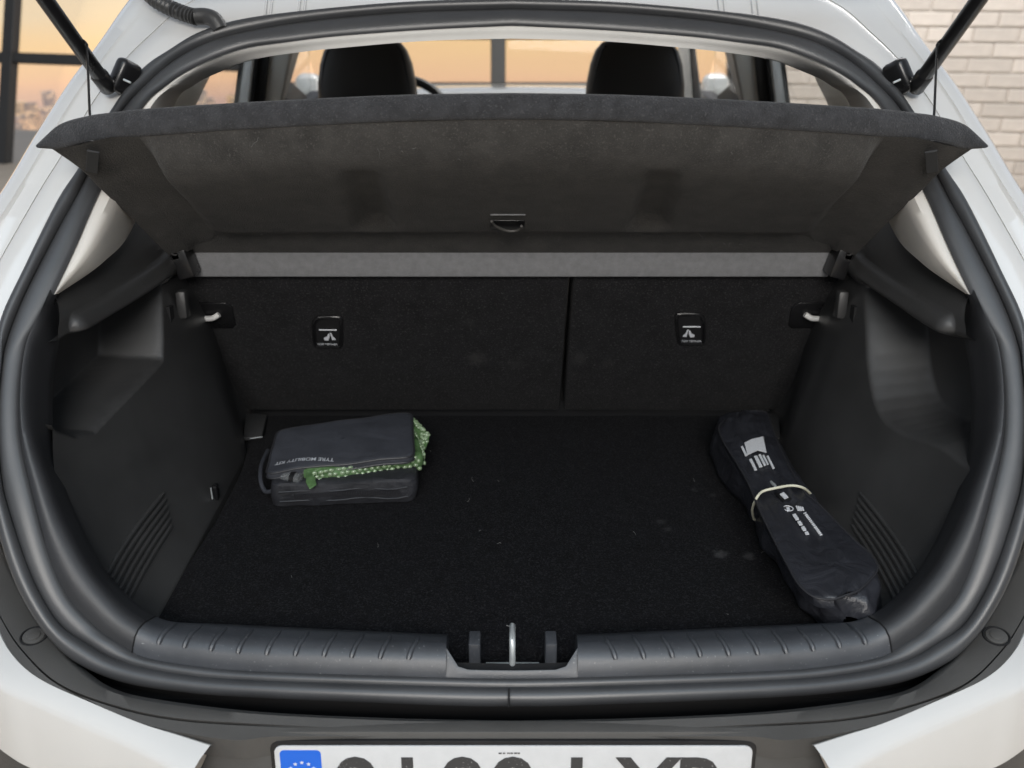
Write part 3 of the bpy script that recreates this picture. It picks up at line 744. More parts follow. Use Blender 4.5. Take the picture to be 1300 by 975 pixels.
# quarter / door glass and windscreen
for sgn in (1, -1):
    link('side_window', recalc(prism('side_window', [Vector((0.70 * sgn, 1.62, 1.03)), Vector((0.70 * sgn, 3.40, 1.03)), Vector((0.575 * sgn, 2.85, 1.36)), Vector((0.575 * sgn, 1.70, 1.36))], (-sgn, 0, 0), 0.004)), 'car_glass', car, smooth=False)
    # quarter pillar return darkening the rear edge of the side glass
    poly = [on_X(x, y, -0.655) for x, y in ((222, 122), (268, 95), (249, 134), (240, 175), (190, 175))]
    if sgn == -1: poly = [mir(p) for p in poly]
    link('quarter_pillar', recalc(prism('quarter_pillar', poly, (-sgn, 0, 0), 0.03, 0.002)), 'pillar_trim', car)
ws = [Vector((-0.60, 2.78, 1.36)), Vector((0.60, 2.78, 1.36)), Vector((0.66, 3.42, 1.0)), Vector((-0.66, 3.42, 1.0))]
link('windscreen', prism('windscreen', ws, Vector((0, 0.49, 0.87)), 0.004), 'car_glass', car, smooth=False)
link('dashboard', box_mesh('dashboard', -0.66, 0.66, 2.95, 3.45, 0.55, 0.985, 0.03), 'interior_dark', car)
bon = []
for Y, z in ((3.40, 1.00), (3.44, 1.030), (3.6, 1.035), (3.9, 1.01), (4.3, 0.92), (4.45, 0.80), (4.47, 0.4)):
    bon.append([Vector((x, Y, z - 0.03 * (x / 0.75) ** 2)) for x in [-0.75 + 0.125 * k for k in range(13)]])
link('bonnet', grid_mesh('bonnet', bon), 'paint', car)
def headrest(cx_px, sgn):
    Y = 2.62
    c = on_Y(cx_px, 118, Y)
    seat = link('front_seat', box_mesh('front_seat', c.x - 0.23, c.x + 0.23, Y - 0.04, Y + 0.10, 0.45, 1.02, 0.05, 4), 'leather', car)
    rows = []; nseg = 40
    for z, wv, dp in ((0.0, 0.150, 0.05), (0.01, 0.1455, 0.062), (0.06, 0.143, 0.066), (0.12, 0.139, 0.064), (0.17, 0.130, 0.058), (0.205, 0.117, 0.05), (0.225, 0.100, 0.04), (0.236, 0.07, 0.026), (0.240, 0.03, 0.01)):
        r = []
        for k in range(nseg):
            a = 2 * math.pi * k / nseg; cs, sn = math.cos(a), math.sin(a)
            r.append(Vector((c.x + wv * 0.93 * math.copysign(abs(cs) ** 0.55, cs), Y + dp * math.copysign(abs(sn) ** 0.7, sn) + 0.03 * z, 1.045 + z * 0.95)))
        rows.append(r)
    hr = link('headrest', recalc(grid_mesh('headrest', rows, closed=True)), 'leather', seat)
    for s_ in (-0.88, 0.88):
        pts = [Vector((c.x + s_ * wv * 0.93, Y - dp * 0.62, 1.045 + z * 0.95)) for z, wv, dp in ((0.0, 0.150, 0.05), (0.06, 0.143, 0.066), (0.12, 0.139, 0.064), (0.17, 0.130, 0.058), (0.205, 0.117, 0.05), (0.222, 0.103, 0.042))]
        link('headrest_seam', tube_mesh('headrest_seam', pts, 0.0022, 6), 'gloss_black', hr)
    for s_ in (-0.06, 0.06):
        link('headrest_post', tube_mesh('headrest_post', [Vector((c.x + s_, Y + 0.02, 1.0)), Vector((c.x + s_, Y + 0.02, 1.06))], 0.006, 8), 'steel', hr)
headrest(467, 1); headrest(806, -1)
# steering wheel rim peeping over the shelf
c = on_Y(486, 137, 2.98)
pts = [c + Vector((0.185 * math.cos(R(a)), 0.07 * math.sin(R(a)), 0.085 * math.sin(R(a)) + 0.0)) for a in range(0, 361, 10)]
link('steering_wheel', tube_mesh('steering_wheel', pts, 0.014, 8, cap=False), 'leather', car)
# door mirrors outside the front windows, with inner sail panels
for sgn in (1, -1):
    c = on_X(392, 106, -0.84); 
    mb = box_mesh('door_mirror', -0.055, 0.055, -0.045, 0.045, -0.06, 0.06, 0.04, 5)
    mb.transform(Matrix.Translation((c.x * sgn, c.y, c.z - 0.02)))
    dm = link('door_mirror', mb, 'paint', car)
    gl = box_mesh('mirror_glass', -0.04, 0.04, -0.049, -0.044, -0.045, 0.045, 0.0)
    gl.transform(Matrix.Translation((c.x * sgn, c.y, c.z - 0.02)))
    link('mirror_glass', gl, 'steel', dm)
    poly = [on_X(x, y, -0.672) for x, y in ((364, 101), (368, 102), (390, 122), (388, 135), (352, 135))]
    if sgn == -1: poly = [mir(p) for p in poly]
    link('sail_panel', recalc(prism('sail_panel', poly, (-sgn, 0, 0), 0.02, 0.002)), 'interior_dark', car)

# ---- raised tailgate (above the frame) and its gas struts
hz = Vector((0, 1.42, 1.46)); tip = Vector((0, 0.55, 2.02)); td = (tip - hz); tl = td.length; td.normalize(); tn = Vector((0, -td.z, td.y))
if tn.z < 0: tn = -tn
def tg(x, s, h=0): return Vector((x, 0, 0)) + hz + td * (s * tl) + tn * h
ot = [(-0.52, 0.0), (0.52, 0.0), (0.60, 0.55), (0.58, 1.0), (-0.58, 1.0), (-0.60, 0.55)]
it = [(-0.43, 0.10), (0.43, 0.10), (0.50, 0.50), (0.49, 0.54), (-0.49, 0.54), (-0.50, 0.50)]
rws = [[tg(x, s, 0.0) for x, s in it], [tg(x, s, 0.0) for x, s in ot], [tg(x, s, 0.05) for x, s in ot], [tg(x, s, 0.05) for x, s in it]]
tgate = link('tailgate', recalc(grid_mesh('tailgate', rws, closed=True, closed_v=True)), 'paint', car, angle=30)
link('tailgate_window', prism('tailgate_window', [tg(x * 1.02, s, 0.035) for x, s in it], tn, 0.004), 'car_glass', tgate, smooth=False)
for sgn in (1, -1):
    fx = (lambda p: p) if sgn == 1 else mir
    a = on_g(135, 108, -0.030); b = on_Y(58, 0, a.y - 0.13)
    # carry the rod on up to the tailgate frame
    far = None
    for k in range(400):
        q = a + (b - a) * (1 + k * 0.02)
        if (q - hz).dot(tn) > 0.0: far = q; break
    if far is None: far = a + (b - a) * 3.5
    strut = link('gas_strut', tube_mesh('gas_strut', [fx(a.lerp(far, t)) for t in (0.0, 0.3, 0.7, 1.0)], 0.0100, 16), 'gloss_black', car)
    e = (a - b).normalized()
    link('strut_end', tube_mesh('strut_end', [fx(a - e * 0.026), fx(a - e * 0.022), fx(a + e * 0.006), fx(a + e * 0.010)], 0.012, 14, rads=[0.0105, 0.0122, 0.0118, 0.009]), 'gloss_black', strut)
    s0_ = on_g(158, 98, -0.022)
    bb = box_mesh('strut_socket', -0.024, 0.024, -0.0115, 0.0115, -0.017, 0.017, 0.008, 3, frame_M(s0_, (0.60, 0.55, 0.62), (-0.5, -0.8, 0.5)))
    if sgn == -1: bb.transform(Matrix.Diagonal((-1, 1, 1, 1))); bb.flip_normals()
    link('strut_socket', bb, 'gloss_black', strut)
    s1_ = on_g(146, 104, -0.030)
    link('strut_ball', tube_mesh('strut_ball', [fx(s1_), fx(a.lerp(s1_, 0.2))], 0.0075, 10), 'gloss_black', strut)
    s2_ = on_g(172, 96, -0.004)
    link('strut_bracket', tube_mesh('strut_bracket', [fx(s0_), fx(s2_)], 0.0085, 10), 'trim_plastic', strut)
    link('strut_clip', tube_mesh('strut_clip', [fx(on_g(157, 101, -0.038)), fx(on_g(166, 105, -0.034))], 0.0016, 6), 'steel', strut)
# wiring hose on the left
hp = [on_g(x, y, o_) for x, y, o_ in cr([(170, -30, -0.07), (195, -2, -0.045), (225, 14, -0.032), (250, 22, -0.026)], 24)]
rads = [0.0118 if (i // 2) % 2 == 0 else 0.0086 for i in range(len(hp))]
hose = link('wiring_hose', tube_mesh('wiring_hose', hp, 0.011, 14, rads=rads), 'trim_plastic', car, angle=60)
hp = [on_g(x, y, o_) for x, y, o_ in cr([(249, 21, -0.026), (262, 21, -0.025), (273, 26, -0.020), (280, 38, -0.004)], 8)]
link('hose_elbow', tube_mesh('hose_elbow', hp, 0.0118, 14), 'trim_plastic', hose)

# ================================================================== PARCEL SHELF
shelf = thing('parcel_shelf', 'black felt parcel shelf hinged up on two cords across the boot', 'parcel shelf', (0, 1.30, 1.15))
h0 = on_Y(650, 316, 1.460); r0 = on_Y(650, 152, 1.125)
sd = (r0 - h0).normalized(); sn = Vector((0, sd.z, -sd.y))
if sn.z > 0: sn = -sn                       # underside normal, towards the boot
def on_sh(px, py, off=0.0): return on_plane(px, py, h0 + sn * off, sn)
LB = [(650, 152), (520, 154), (400, 160), (290, 166), (178, 174), (125, 179), (100, 183), (75, 189), (50, 188)]
LT = [(650, 118), (520, 120), (400, 125), (290, 131), (185, 138), (140, 143), (112, 147), (76, 158), (49, 184)]
lb = [on_sh(x, y) for x, y in cr(LB, 6)]
lt = [on_Y(p[0], p[1], lb[i].y + 0.006) for i, p in enumerate(cr(LT, 6))]
rows = []
for f, h in ((0.0, 0.0), (0.03, 0.003), (0.12, 0.006), (0.5, 0.008), (0.88, 0.006), (0.97, 0.003), (1.0, 0.0)):
    rows.append([a.lerp(b, f) + Vector((0, -1, 0.25)) * h for a, b in zip(lb, lt)])
back = [p + Vector((0, 0.02, -0.004)) for p in lt]
hinge_top = []
n_ = len(lt)
for i, p in enumerate(lt):
    q = Vector((p.x * 0.86, h0.y + 0.01, h0.z + 0.012)); hinge_top.append(q)
rows += [back, hinge_top]
inb = [p + Vector((0, 0.010, 0.004)) for p in lb]
rows = [inb] + rows
link('shelf_lip', recalc(grid_mesh('shelf_lip', [strip(r) for r in rows])), 'lip_felt', shelf, angle=60)
# underside: pressed panel as a grid between pixel rows, pressed dents
tl_, tr_, bl_, br_ = (176, 174), (1124, 174), (270, 297), (1030, 297)
NU, NV = 150, 60
rows = []
for j in range(NV + 1):
    v = j / NV; r = []
    for i in range(NU + 1):
        u_ = i / NU
        top = cr(LB, 6)
        xt = tl_[0] + (tr_[0] - tl_[0]) * u_; xb = bl_[0] + (br_[0] - bl_[0]) * u_
        # top edge follows the lip
        s = abs(xt - 650)
        yt = 152 + 22 * (s / 474) ** 1.7
        px = xt + (xb - xt) * v; py = yt + (297 - yt) * v
        off = (0.046 * (1 - math.exp(-v / 0.085)) - 0.040 * v) * (1 - sstep(0.93, 1.0, v)) * sstep(0, 0.025, u_) * sstep(0, 0.025, 1 - u_)
        for cx in (470, 830):
            lean = (px - cx) - (0.18 if cx < 650 else -0.18) * (py - 240)
            dx = abs(lean) / 30; 
            k = (1 - sstep(0.35, 1.1, dx)) * sstep(178, 206, py) * (1 - sstep(277, 288, py))
            off -= 0.020 * k * (0.55 + 0.45 * sstep(200, 270, py))
        r.append(on_sh(px, py, 0.0) + sn * off)
    rows.append(r)
und = link('shelf_underside', recalc(grid_mesh('shelf_underside', rows)), 'shelf_felt', shelf, angle=60)
# band between panel and rail, side facets and side walls
xs_ = [262 + (1038 - 262) * k / 40 for k in range(41)]
bandr = [[on_sh(x, 295.5, 0.001) for x in xs_], [on_sh(x, 299, -0.003) for x in xs_], [on_Y(x - (650 - x) * 0.04, 310, 1.440) for x in xs_], [on_Y(x - (650 - x) * 0.065, 318.5, 1.458) for x in xs_], [on_Y(x - (650 - x) * 0.065, 323, 1.466) for x in xs_]]
link('shelf_hem', grid_mesh('shelf_hem', bandr), 'shelf_felt', shelf)
for sgn in (1, -1):
    fx = (lambda p: p) if sgn == 1 else mir
    ea = [(177, 174), (184, 185), (222, 233), (260, 281), (272, 298), (248, 322)]
    eb = [(106, 182), (131, 203), (166, 235), (201, 267), (222, 291), (240, 318)]
    ec = [(66, 189), (103, 215), (127, 239), (166, 276), (192, 302), (214, 324)]
    ra = [on_sh(x, y, 0.0) for x, y in cr(ea, 5)]; rb = [on_sh(x, y, 0.012) for x, y in cr(eb, 5)]
    rc = [on_sh(x, y, 0.022) for x, y in cr(ec, 5)]
    rd = [p + Vector((-0.002, 0, 0.006)) - sn * 0.0 for p in rc]
    re_ = [p - sn * (0.012 * sstep(2, 8, i)) + Vector((0.004, 0, 0)) for i, p in enumerate(rc)]
    rbm = [a.lerp(b, 0.5) - sn * 0.004 for a, b in zip(ra, rb)]
    rr = [[fx(p) for p in r] for r in (ra, rbm, rb, [a.lerp(b, 0.06) + sn * 0.001 for a, b in zip(rb, rc)], [a.lerp(b, 0.95) + sn * 0.001 for a, b in zip(rb, rc)], rc, re_)]
    link('shelf_side', recalc(grid_mesh('shelf_side', rr)), 'shelf_felt', shelf, angle=30)
    # cord loop strap under the edge
    st_ = [on_sh(119, 187, 0.016), on_sh(116, 222, 0.026)]
    xd = (st_[1] - st_[0]); M4 = frame_M(st_[0].lerp(st_[1], 0.5), xd, sn)
    sp = box_mesh('cord_strap', -xd.length / 2, xd.length / 2, -0.007, 0.007, -0.001, 0.002, 0.0006, 1, M4)
    if sgn == -1: sp.transform(Matrix.Diagonal((-1, 1, 1, 1))); sp.flip_normals()
    link('cord_strap', sp, 'interior_dark', shelf)
    ring = [on_sh(115 + 7 * math.cos(R(t)), 181 + 2.4 * math.sin(R(t)), 0.006) for t in range(0, 361, 20)]
    link('cord_eyelet', tube_mesh('cord_eyelet', [fx(p) for p in ring], 0.0009, 6, cap=False), 'interior_dark', shelf)
    # lifting cord from the strut to the shelf
    a = on_g(135, 108, -0.030); b = on_Y(58, 0, a.y - 0.13)
    D1 = ray(110, 54); 
    top = min((a.lerp(b, t / 200) for t in range(200)), key=lambda p: abs((p - CAM).cross(D1).length / D1.length))
    top = on_Y(110, 56, top.y - 0.004); bot = on_Y(114.5, 150, lt[36].y + 0.010)
    cp = [top + Vector((-0.014, -0.004, 0.002)), top + Vector((-0.005, -0.004, 0.006)), top, top.lerp(bot, 0.1), top.lerp(bot, 0.5), bot, bot + Vector((0, 0.004, -0.02))]
    link('lift_cord', tube_mesh('lift_cord', [fx(Vector(q)) for q in cr([tuple(p) for p in cp], 5)], 0.0016, 8), 'gloss_black', shelf)
    # hinge hardware
    p = on_Y(222, 322, 1.445)
    for (px, py, sx, sz, m_) in ((232, 334, 0.013, 0.024, 'gloss_black'), (222, 318, 0.008, 0.015, 'trim_plastic'), (212, 306, 0.006, 0.016, 'gloss_black')):
        p = on_Y(px, py, 1.430)
        hb = box_mesh('hinge_clip', -sx, sx, -0.008, 0.03, -sz, sz, 0.003, 2)
        hb.transform(Matrix.Translation(fx(p)) @ Matrix.Rotation(R(-14 * sgn), 4, 'Y'))
        link('hinge_clip', hb, m_, shelf)
    ring = [on_Y(222 + 5 * math.cos(R(t)), 317 + 7 * math.sin(R(t)), 1.419) for t in range(60, 300, 20)]
    link('hinge_ring', tube_mesh('hinge_ring', [fx(p) for p in ring], 0.0014, 6), 'trim_plastic', shelf)
ra_ = on_Y(237, 319, 1.462); rb_ = on_Y(237, 352, 1.462)
link('hinge_rail', box_mesh('hinge_rail', ra_.x, -ra_.x - 0.008, 1.462, 1.478, rb_.z, ra_.z, 0.003, 3), 'rail_cloth', shelf)
# pull handle
a = on_sh(622, 273, 0.016); b = on_sh(667, 273, 0.016)
hb = box_mesh('pull_handle', -(b.x - a.x) / 2, (b.x - a.x) / 2, -0.017, 0.014, -0.012, 0.004, 0.002, 2, frame_M(on_sh(644.5, 282, 0.011), (1, 0, 0), sn))
ph = link('pull_handle', hb, 'gloss_black', shelf)
pts = [on_sh(x, y, 0.022) for x, y in cr([(624, 281), (628, 286), (636, 290.5), (645, 293), (655, 293), (661, 290), (662, 287)], 4)]
link('handle_bow', tube_mesh('handle_bow', pts, 0.0020, 8), 'grey_plastic', ph)
link('handle_edge', tube_mesh('handle_edge', [on_sh(622.5, 272.5, 0.0175), on_sh(667, 272.5, 0.0175)], 0.0014, 8), 'rail_cloth', ph)
# lint and hairs caught in the felt
mes = []
for k in range(34):
    px = random.uniform(200, 1110); py = random.uniform(185, 312)
    if px < 178 + (py - 175) * 0.8 or px > 1122 - (py - 175) * 0.8: continue
    a = random.uniform(0, 6.28); ln = random.choice((3, 4, 5, 7, 9, 16)); p = []
    for q in range(4):
        a += random.uniform(-1.1, 1.1); p.append(on_sh(px, py, 0.0005 + 0.046 * (1 - math.exp(-max(0, py - 157) / 140 / 0.085)) - 0.040 * max(0, py - 157) / 140)); px += ln / 3 * math.cos(a); py += ln / 3 * math.sin(a)
    mes.append(tube_mesh('hair', p, 0.00020, 4))
o = link('lint', join_meshes('lint', mes), 'lint', shelf); o['kind'] = 'stuff'

# ================================================================== BAGS
# --- tyre kit bag
bag = thing('tyre_kit_bag', 'open black zip case with white upside-down lettering, lid resting on green wrap', 'bag', (-0.27, 1.37, ZF))
fa = on_Z(347, 645, ZF); fb = on_Z(528, 638, ZF); bx = (fb - fa); bw = bx.length; bx.normalize(); by = Vector((-bx.y, bx.x, 0)); bz = Vector((0, 0, 1))
BM = Matrix((bx, by, bz)).transposed().to_4x4(); BM.translation = fa.lerp(fb, 0.5)
def soft_box(name, w_, d_, h_, r_, M, wr=0.002, seed=0, sag=0.0, n=10, taper=0.0):
    rows = []
    ol = rrect(w_, d_, r_, 8)
    # densify
    dens = []
    for i in range(len(ol)):
        a = ol[i]; b = ol[(i + 1) % len(ol)]; L_ = math.hypot(b[0] - a[0], b[1] - a[1]); k = max(1, int(L_ / 0.008))
        for t in range(k): dens.append((a[0] + (b[0] - a[0]) * t / k, a[1] + (b[1] - a[1]) * t / k))
    zs = [(0.0, -0.012), (0.0, -0.004), (0.003, 0.0)] + [(h_ * t / n, 0.0) for t in range(1, n)] + [(h_ - 0.003, 0.0), (h_, -0.004), (h_, -0.012), (h_, -0.04)]
    for z, ins in zs:
        r = []
        for x, y in dens:
            L_ = math.hypot(x, y); q = 1 + ins / L_ - taper * z / h_
            bul = 0.004 * math.sin(math.pi * z / h_)
            p = Vector((x * q, y * q, z)); nz = noise.noise(Vector((x * 22 + seed, y * 22, z * 30)))
            p += Vector((x / L_, y / L_, 0)) * (bul + wr * nz) + Vector((0, 0, wr * 0.6 * noise.noise(Vector((x * 30, y * 30 + seed, 3))) if z > 0.01 else 0))
            r.append(M @ p)
        rows.append(r)
    bm = bmesh.new(); bm.from_mesh(grid_mesh(name, rows, closed=True)); bm.verts.ensure_lookup_table(); n_ = len(dens)
    bm.faces.new([bm.verts[k] for k in reversed(range(n_))]); bm.faces.new([bm.verts[(len(rows) - 1) * n_ + k] for k in range(n_)])
    me = bpy.data.meshes.new(name); bm.to_mesh(me); bm.free(); return me
bd = 0.15
tray = link('tray', soft_box('tray', bw, bd, 0.043, 0.014, BM @ Matrix.Translation((0, bd / 2, 0)), 0.003, 2), 'tray_nylon', bag)
# zip tape round the tray: band of teeth
zt = []
for i in range(64):
    t = i / 63; x = -bw / 2 + 0.035 + (bw - 0.06) * t
    p = BM @ Vector((x, -0.0045, 0.021 + 0.004 * math.sin(t * 3.0)))
    zt.append(box_mesh('tooth', p.x - 0.0009, p.x + 0.0009, p.y - 0.0015, p.y + 0.003, p.z - 0.0035, p.z + 0.0035))
o = link('zip_teeth', join_meshes('zip_teeth', zt), 'piping', tray, smooth=False); o['kind'] = 'stuff'
for zz in (0.013, 0.030):
    pts = [BM @ Vector((-bw / 2 + 0.012 + (bw - 0.024) * t / 12, -0.0035 - 0.002 * math.sin(t * 1.3), zz + 0.0016 * math.sin(t * 1.1))) for t in range(13)]
    link('seam', tube_mesh('seam', pts, 0.0013, 6), 'piping', tray)
# lid: four corners from the picture at its own height
lc = [on_Z(336, 597, 0.727), on_Z(526, 580, 0.736), on_Z(523, 522, 0.742), on_Z(352, 545, 0.742)]
NL = 26
def lid_pt(u_, v_, dz=0.0):
    a = lc[0].lerp(lc[1], u_); b = lc[3].lerp(lc[2], u_); p = a.lerp(b, v_)
    dome = 0.006 * math.sin(math.pi * u_) * math.sin(math.pi * v_)
    wob = 0.0035 * noise.noise(Vector((u_ * 4.5, v_ * 3.2, 1.7)))
    sag = -0.010 * max(0, 0.35 - u_) * 2 * (1 - v_)
    return p + Vector((0, 0, dome + wob + dz + sag))
def round_uv(cr_=0.075, n=8):
    out = []
    asp = 1.25
    for cx, cy, a0 in ((1 - cr_, 1 - cr_ * asp, 0), (cr_, 1 - cr_ * asp, 90), (cr_, cr_ * asp, 180), (1 - cr_, cr_ * asp, 270)):
        for k in range(n + 1):
            a = R(a0 + 90 * k / n); out.append((cx + cr_ * math.cos(a), cy + cr_ * asp * math.sin(a)))
    return out
ruv = round_uv()
dens = []
for i in range(len(ruv)):
    a = ruv[i]; b = ruv[(i + 1) % len(ruv)]; k = max(1, int(math.hypot(b[0] - a[0], b[1] - a[1]) / 0.06))
    for t in range(k): dens.append((a[0] + (b[0] - a[0]) * t / k, a[1] + (b[1] - a[1]) * t / k))
rows = []
for f, dz in ((0.02, -0.014), (0.9, -0.014), (0.985, -0.013), (1.0, -0.008), (1.0, -0.003), (0.985, 0.0), (0.95, 0.0005), (0.85, 0), (0.7, 0), (0.5, 0), (0.3, 0), (0.1, 0), (0.02, 0)):
    rows.append([lid_pt(0.5 + (u_ - 0.5) * f, 0.5 + (v_ - 0.5) * f, dz) for u_, v_ in dens])
lid = link('lid', recalc(grid_mesh('lid', rows, closed=True)), 'nylon', bag, angle=60)
loopp = [lid_pt(u_, v_, -0.001) for u_, v_ in dens]
link('piping', tube_mesh('piping', loopp + loopp[:1], 0.0017, 8, cap=False), 'piping', lid)
loopp = [lid_pt(u_, v_, -0.010) for u_, v_ in dens]
link('piping', tube_mesh('piping', loopp + loopp[:1], 0.0015, 8, cap=False), 'piping', lid)
# lettering, upside down to the viewer
ta = on_Z(424, 577.5, 0.741); tb = on_Z(349, 579, 0.737)
xd = (tb - ta); wtxt = xd.length
TM = frame_M(ta.lerp(tb, 0.5) + Vector((0, 0.0, 0.004)), xd, (0, 0.02, 1))
tm = text_mesh('lettering', 'TYRE MOBILITY KIT', Matrix.Identity(4), 0.0095, ext=0.0002, offset=0.0002)
sxx = wtxt / (max(v.co.x for v in tm.vertices) - min(v.co.x for v in tm.vertices))
for v in tm.vertices:
    p = TM @ Vector((v.co.x * sxx, v.co.y, 0)); 
    # settle each vertex on the lid
    best = None
    e1 = lc[1] - lc[0]; e2 = lc[3] - lc[0]
    det = e1.x * e2.y - e1.y * e2.x; dx_, dy_ = p.x - lc[0].x, p.y - lc[0].y
    u_ = (dx_ * e2.y - dy_ * e2.x) / det; v_ = (e1.x * dy_ - e1.y * dx_) / det
    v.co = Vector((p.x, p.y, lid_pt(u_, v_).z + 0.0008))
link('lettering', tm, 'print_white', lid, smooth=False)
# side webbing and grip at the left end
pts = [on_Z(340, 572, 0.70), on_Z(332, 590, 0.70), on_Z(331, 610, 0.692), on_Z(337, 624, 0.682), on_Z(348, 622, 0.69)]
link('webbing_loop', tube_mesh('webbing_loop', [Vector(q) for q in cr([tuple(p) for p in pts], 5)], 0.0035, 8), 'nylon', bag)
link('hinge_gusset', prism('hinge_gusset', [BM @ Vector((-bw / 2 + .006, 0.03, 0.03)), BM @ Vector((-bw / 2 + .006, bd - 0.01, 0.03)), lid_pt(0.04, 0.95, -0.012), lid_pt(0.04, 0.15, -0.012)], bx, 0.004), 'nylon', bag)

# --- green bubble wrap parcel inside the case
def wrap_parcel():
    root = None
    W, Dp, Ht = 0.178, 0.115, 0.030
    cA = on_Z(389, 614, 0.704); cB = on_Z(531, 592, 0.708)
    ax = (cB - cA).normalized(); ay = Vector((-ax.y, ax.x, 0)); Mw = Matrix((ax, ay, Vector((0, 0, 1)))).transposed().to_4x4()
    Mw.translation = cA.lerp(cB, 0.5) + Vector((0, 0, -0.0075)) + ay * (Dp / 2 + 0.001) + ax * 0.004
    W = (cB - cA).length + 0.012
    core = soft_box('wrap_sheet', W, Dp, Ht, 0.018, Mw, 0.005, 9)
    p = link('bubble_wrap_parcel', core, 'bubble', None); 
    tag(p, 'parcel in green bubble wrap bulging out of the open case', 'parcel')
    mes = []
    bm = bmesh.new(); bmesh.ops.create_icosphere(bm, subdivisions=2, radius=0.0046); base = bpy.data.meshes.new('b'); bm.to_mesh(base); bm.free()
    for r_ in range(4):
        for k in range(int(W / 0.0095)):
            x = -W / 2 + 0.010 + k * 0.0095 + (0.0047 if r_ % 2 else 0); z = 0.004 + r_ * 0.0072
            if x > W / 2 - 0.008: continue
            b = base.copy(); b.transform(Mw @ Matrix.Translation((x + random.uniform(-.0015, .0015), -Dp / 2 - 0.003 + random.uniform(-.0018, .0012), z + random.uniform(-.001, .001))) @ Matrix.Diagonal((random.uniform(.7, 1.05), 0.55, random.uniform(.6, .85), 1))); mes.append(b)
    for r_ in range(3):
        for k in range(int(Dp / 0.0095)):
            y = -Dp / 2 + 0.01 + k * 0.0095 + (0.0047 if r_ % 2 else 0); z = 0.006 + r_ * 0.008
            b = base.copy(); b.transform(Mw @ Matrix.Translation((W / 2 + 0.002, y, z)) @ Matrix.Diagonal((0.62, 1, 0.8, 1))); mes.append(b)
    q = link('bubbles', join_meshes('bubbles', mes), 'bubble_film', p); q['kind'] = 'stuff'
    # crumpled open corners of the sheet
    fl_ = [on_Z(389, 597, 0.724), on_Z(398, 599, 0.723), on_Z(402, 614, 0.715), on_Z(393, 620, 0.713), on_Z(388, 611, 0.717)]
    rows = []
    cpt = sum(fl_, Vector()) / len(fl_)
    link('sheet_corner', recalc(prism('sheet_corner', fl_, (0, -0.3, -0.9), 0.003, 0.001)), 'bubble', p)
    ear = [on_Z(524, 531, 0.735), on_Z(531, 537, 0.732), on_Z(539, 545, 0.728), on_Z(547, 552, 0.722), on_Z(543, 561, 0.716), on_Z(541, 570, 0.712), on_Z(534, 576, 0.712), on_Z(528, 590, 0.708), on_Z(522, 588, 0.712)]
    rows = [[], [], []]
    for i, e_ in enumerate(ear):
        rows[0].append(e_); rows[1].append(e_ + Vector((-0.012, -0.003, -0.002 + 0.003 * math.sin(i * 2.1)))); rows[2].append(e_ + Vector((-0.035, -0.012, -0.012)))
    e_ = recalc(grid_mesh('sheet_edge', rows)); 
    oo = link('sheet_edge', e_, 'bubble', p); md = oo.modifiers.new('s', 'SOLIDIFY'); md.thickness = 0.003; md = oo.modifiers.new('u', 'SUBSURF'); md.levels = 2; md.render_levels = 2
    mes = []
    for i in range(70):
        t = random.random() * (len(ear) - 1); k = int(t); e0 = ear[k].lerp(ear[k + 1], t - k); b = base.copy()
        s_ = random.uniform(0.1, 1.0)
        b.transform(Matrix.Translation(e0 + Vector((-0.014 * s_, 0.006 * s_, 0.004 * s_))) @ Matrix.Diagonal((0.8, 0.8, 0.6, 1))); mes.append(b)
    q = link('bubbles', join_meshes('bubbles', mes), 'bubble_film', p); q['kind'] = 'stuff'
wrap_parcel()
# --- clear plastic bottle end beside it
p = on_Z(368, 606, 0.711); q = on_Z(352, 603, 0.711)
rows = []
axd = (q - p).normalized()
me = tube_mesh('clear_bottle', [p - axd * 0.022, p - axd * 0.02, p, p + axd * 0.008, p + axd * 0.016, p + axd * 0.022, p + axd * 0.03], 0.01, 18, rads=[0.006, 0.0105, 0.0105, 0.0105, 0.007, 0.005, 0.0035])
bo = link('clear_bottle', me, 'clear_plastic', None); tag(bo, 'small clear plastic bottle poking out beside the green wrap', 'bottle')
link('bottle_cap', tube_mesh('bottle_cap', [p - axd * 0.012, p - axd * 0.008, p - axd * 0.004], 0.0112, 18), 'gloss_black', bo)

# --- long folded pouch
pouch = thing('long_pouch', 'long black nylon pouch with printed labels, cinched at its waist', 'pouch', (0.42, 1.25, ZF))
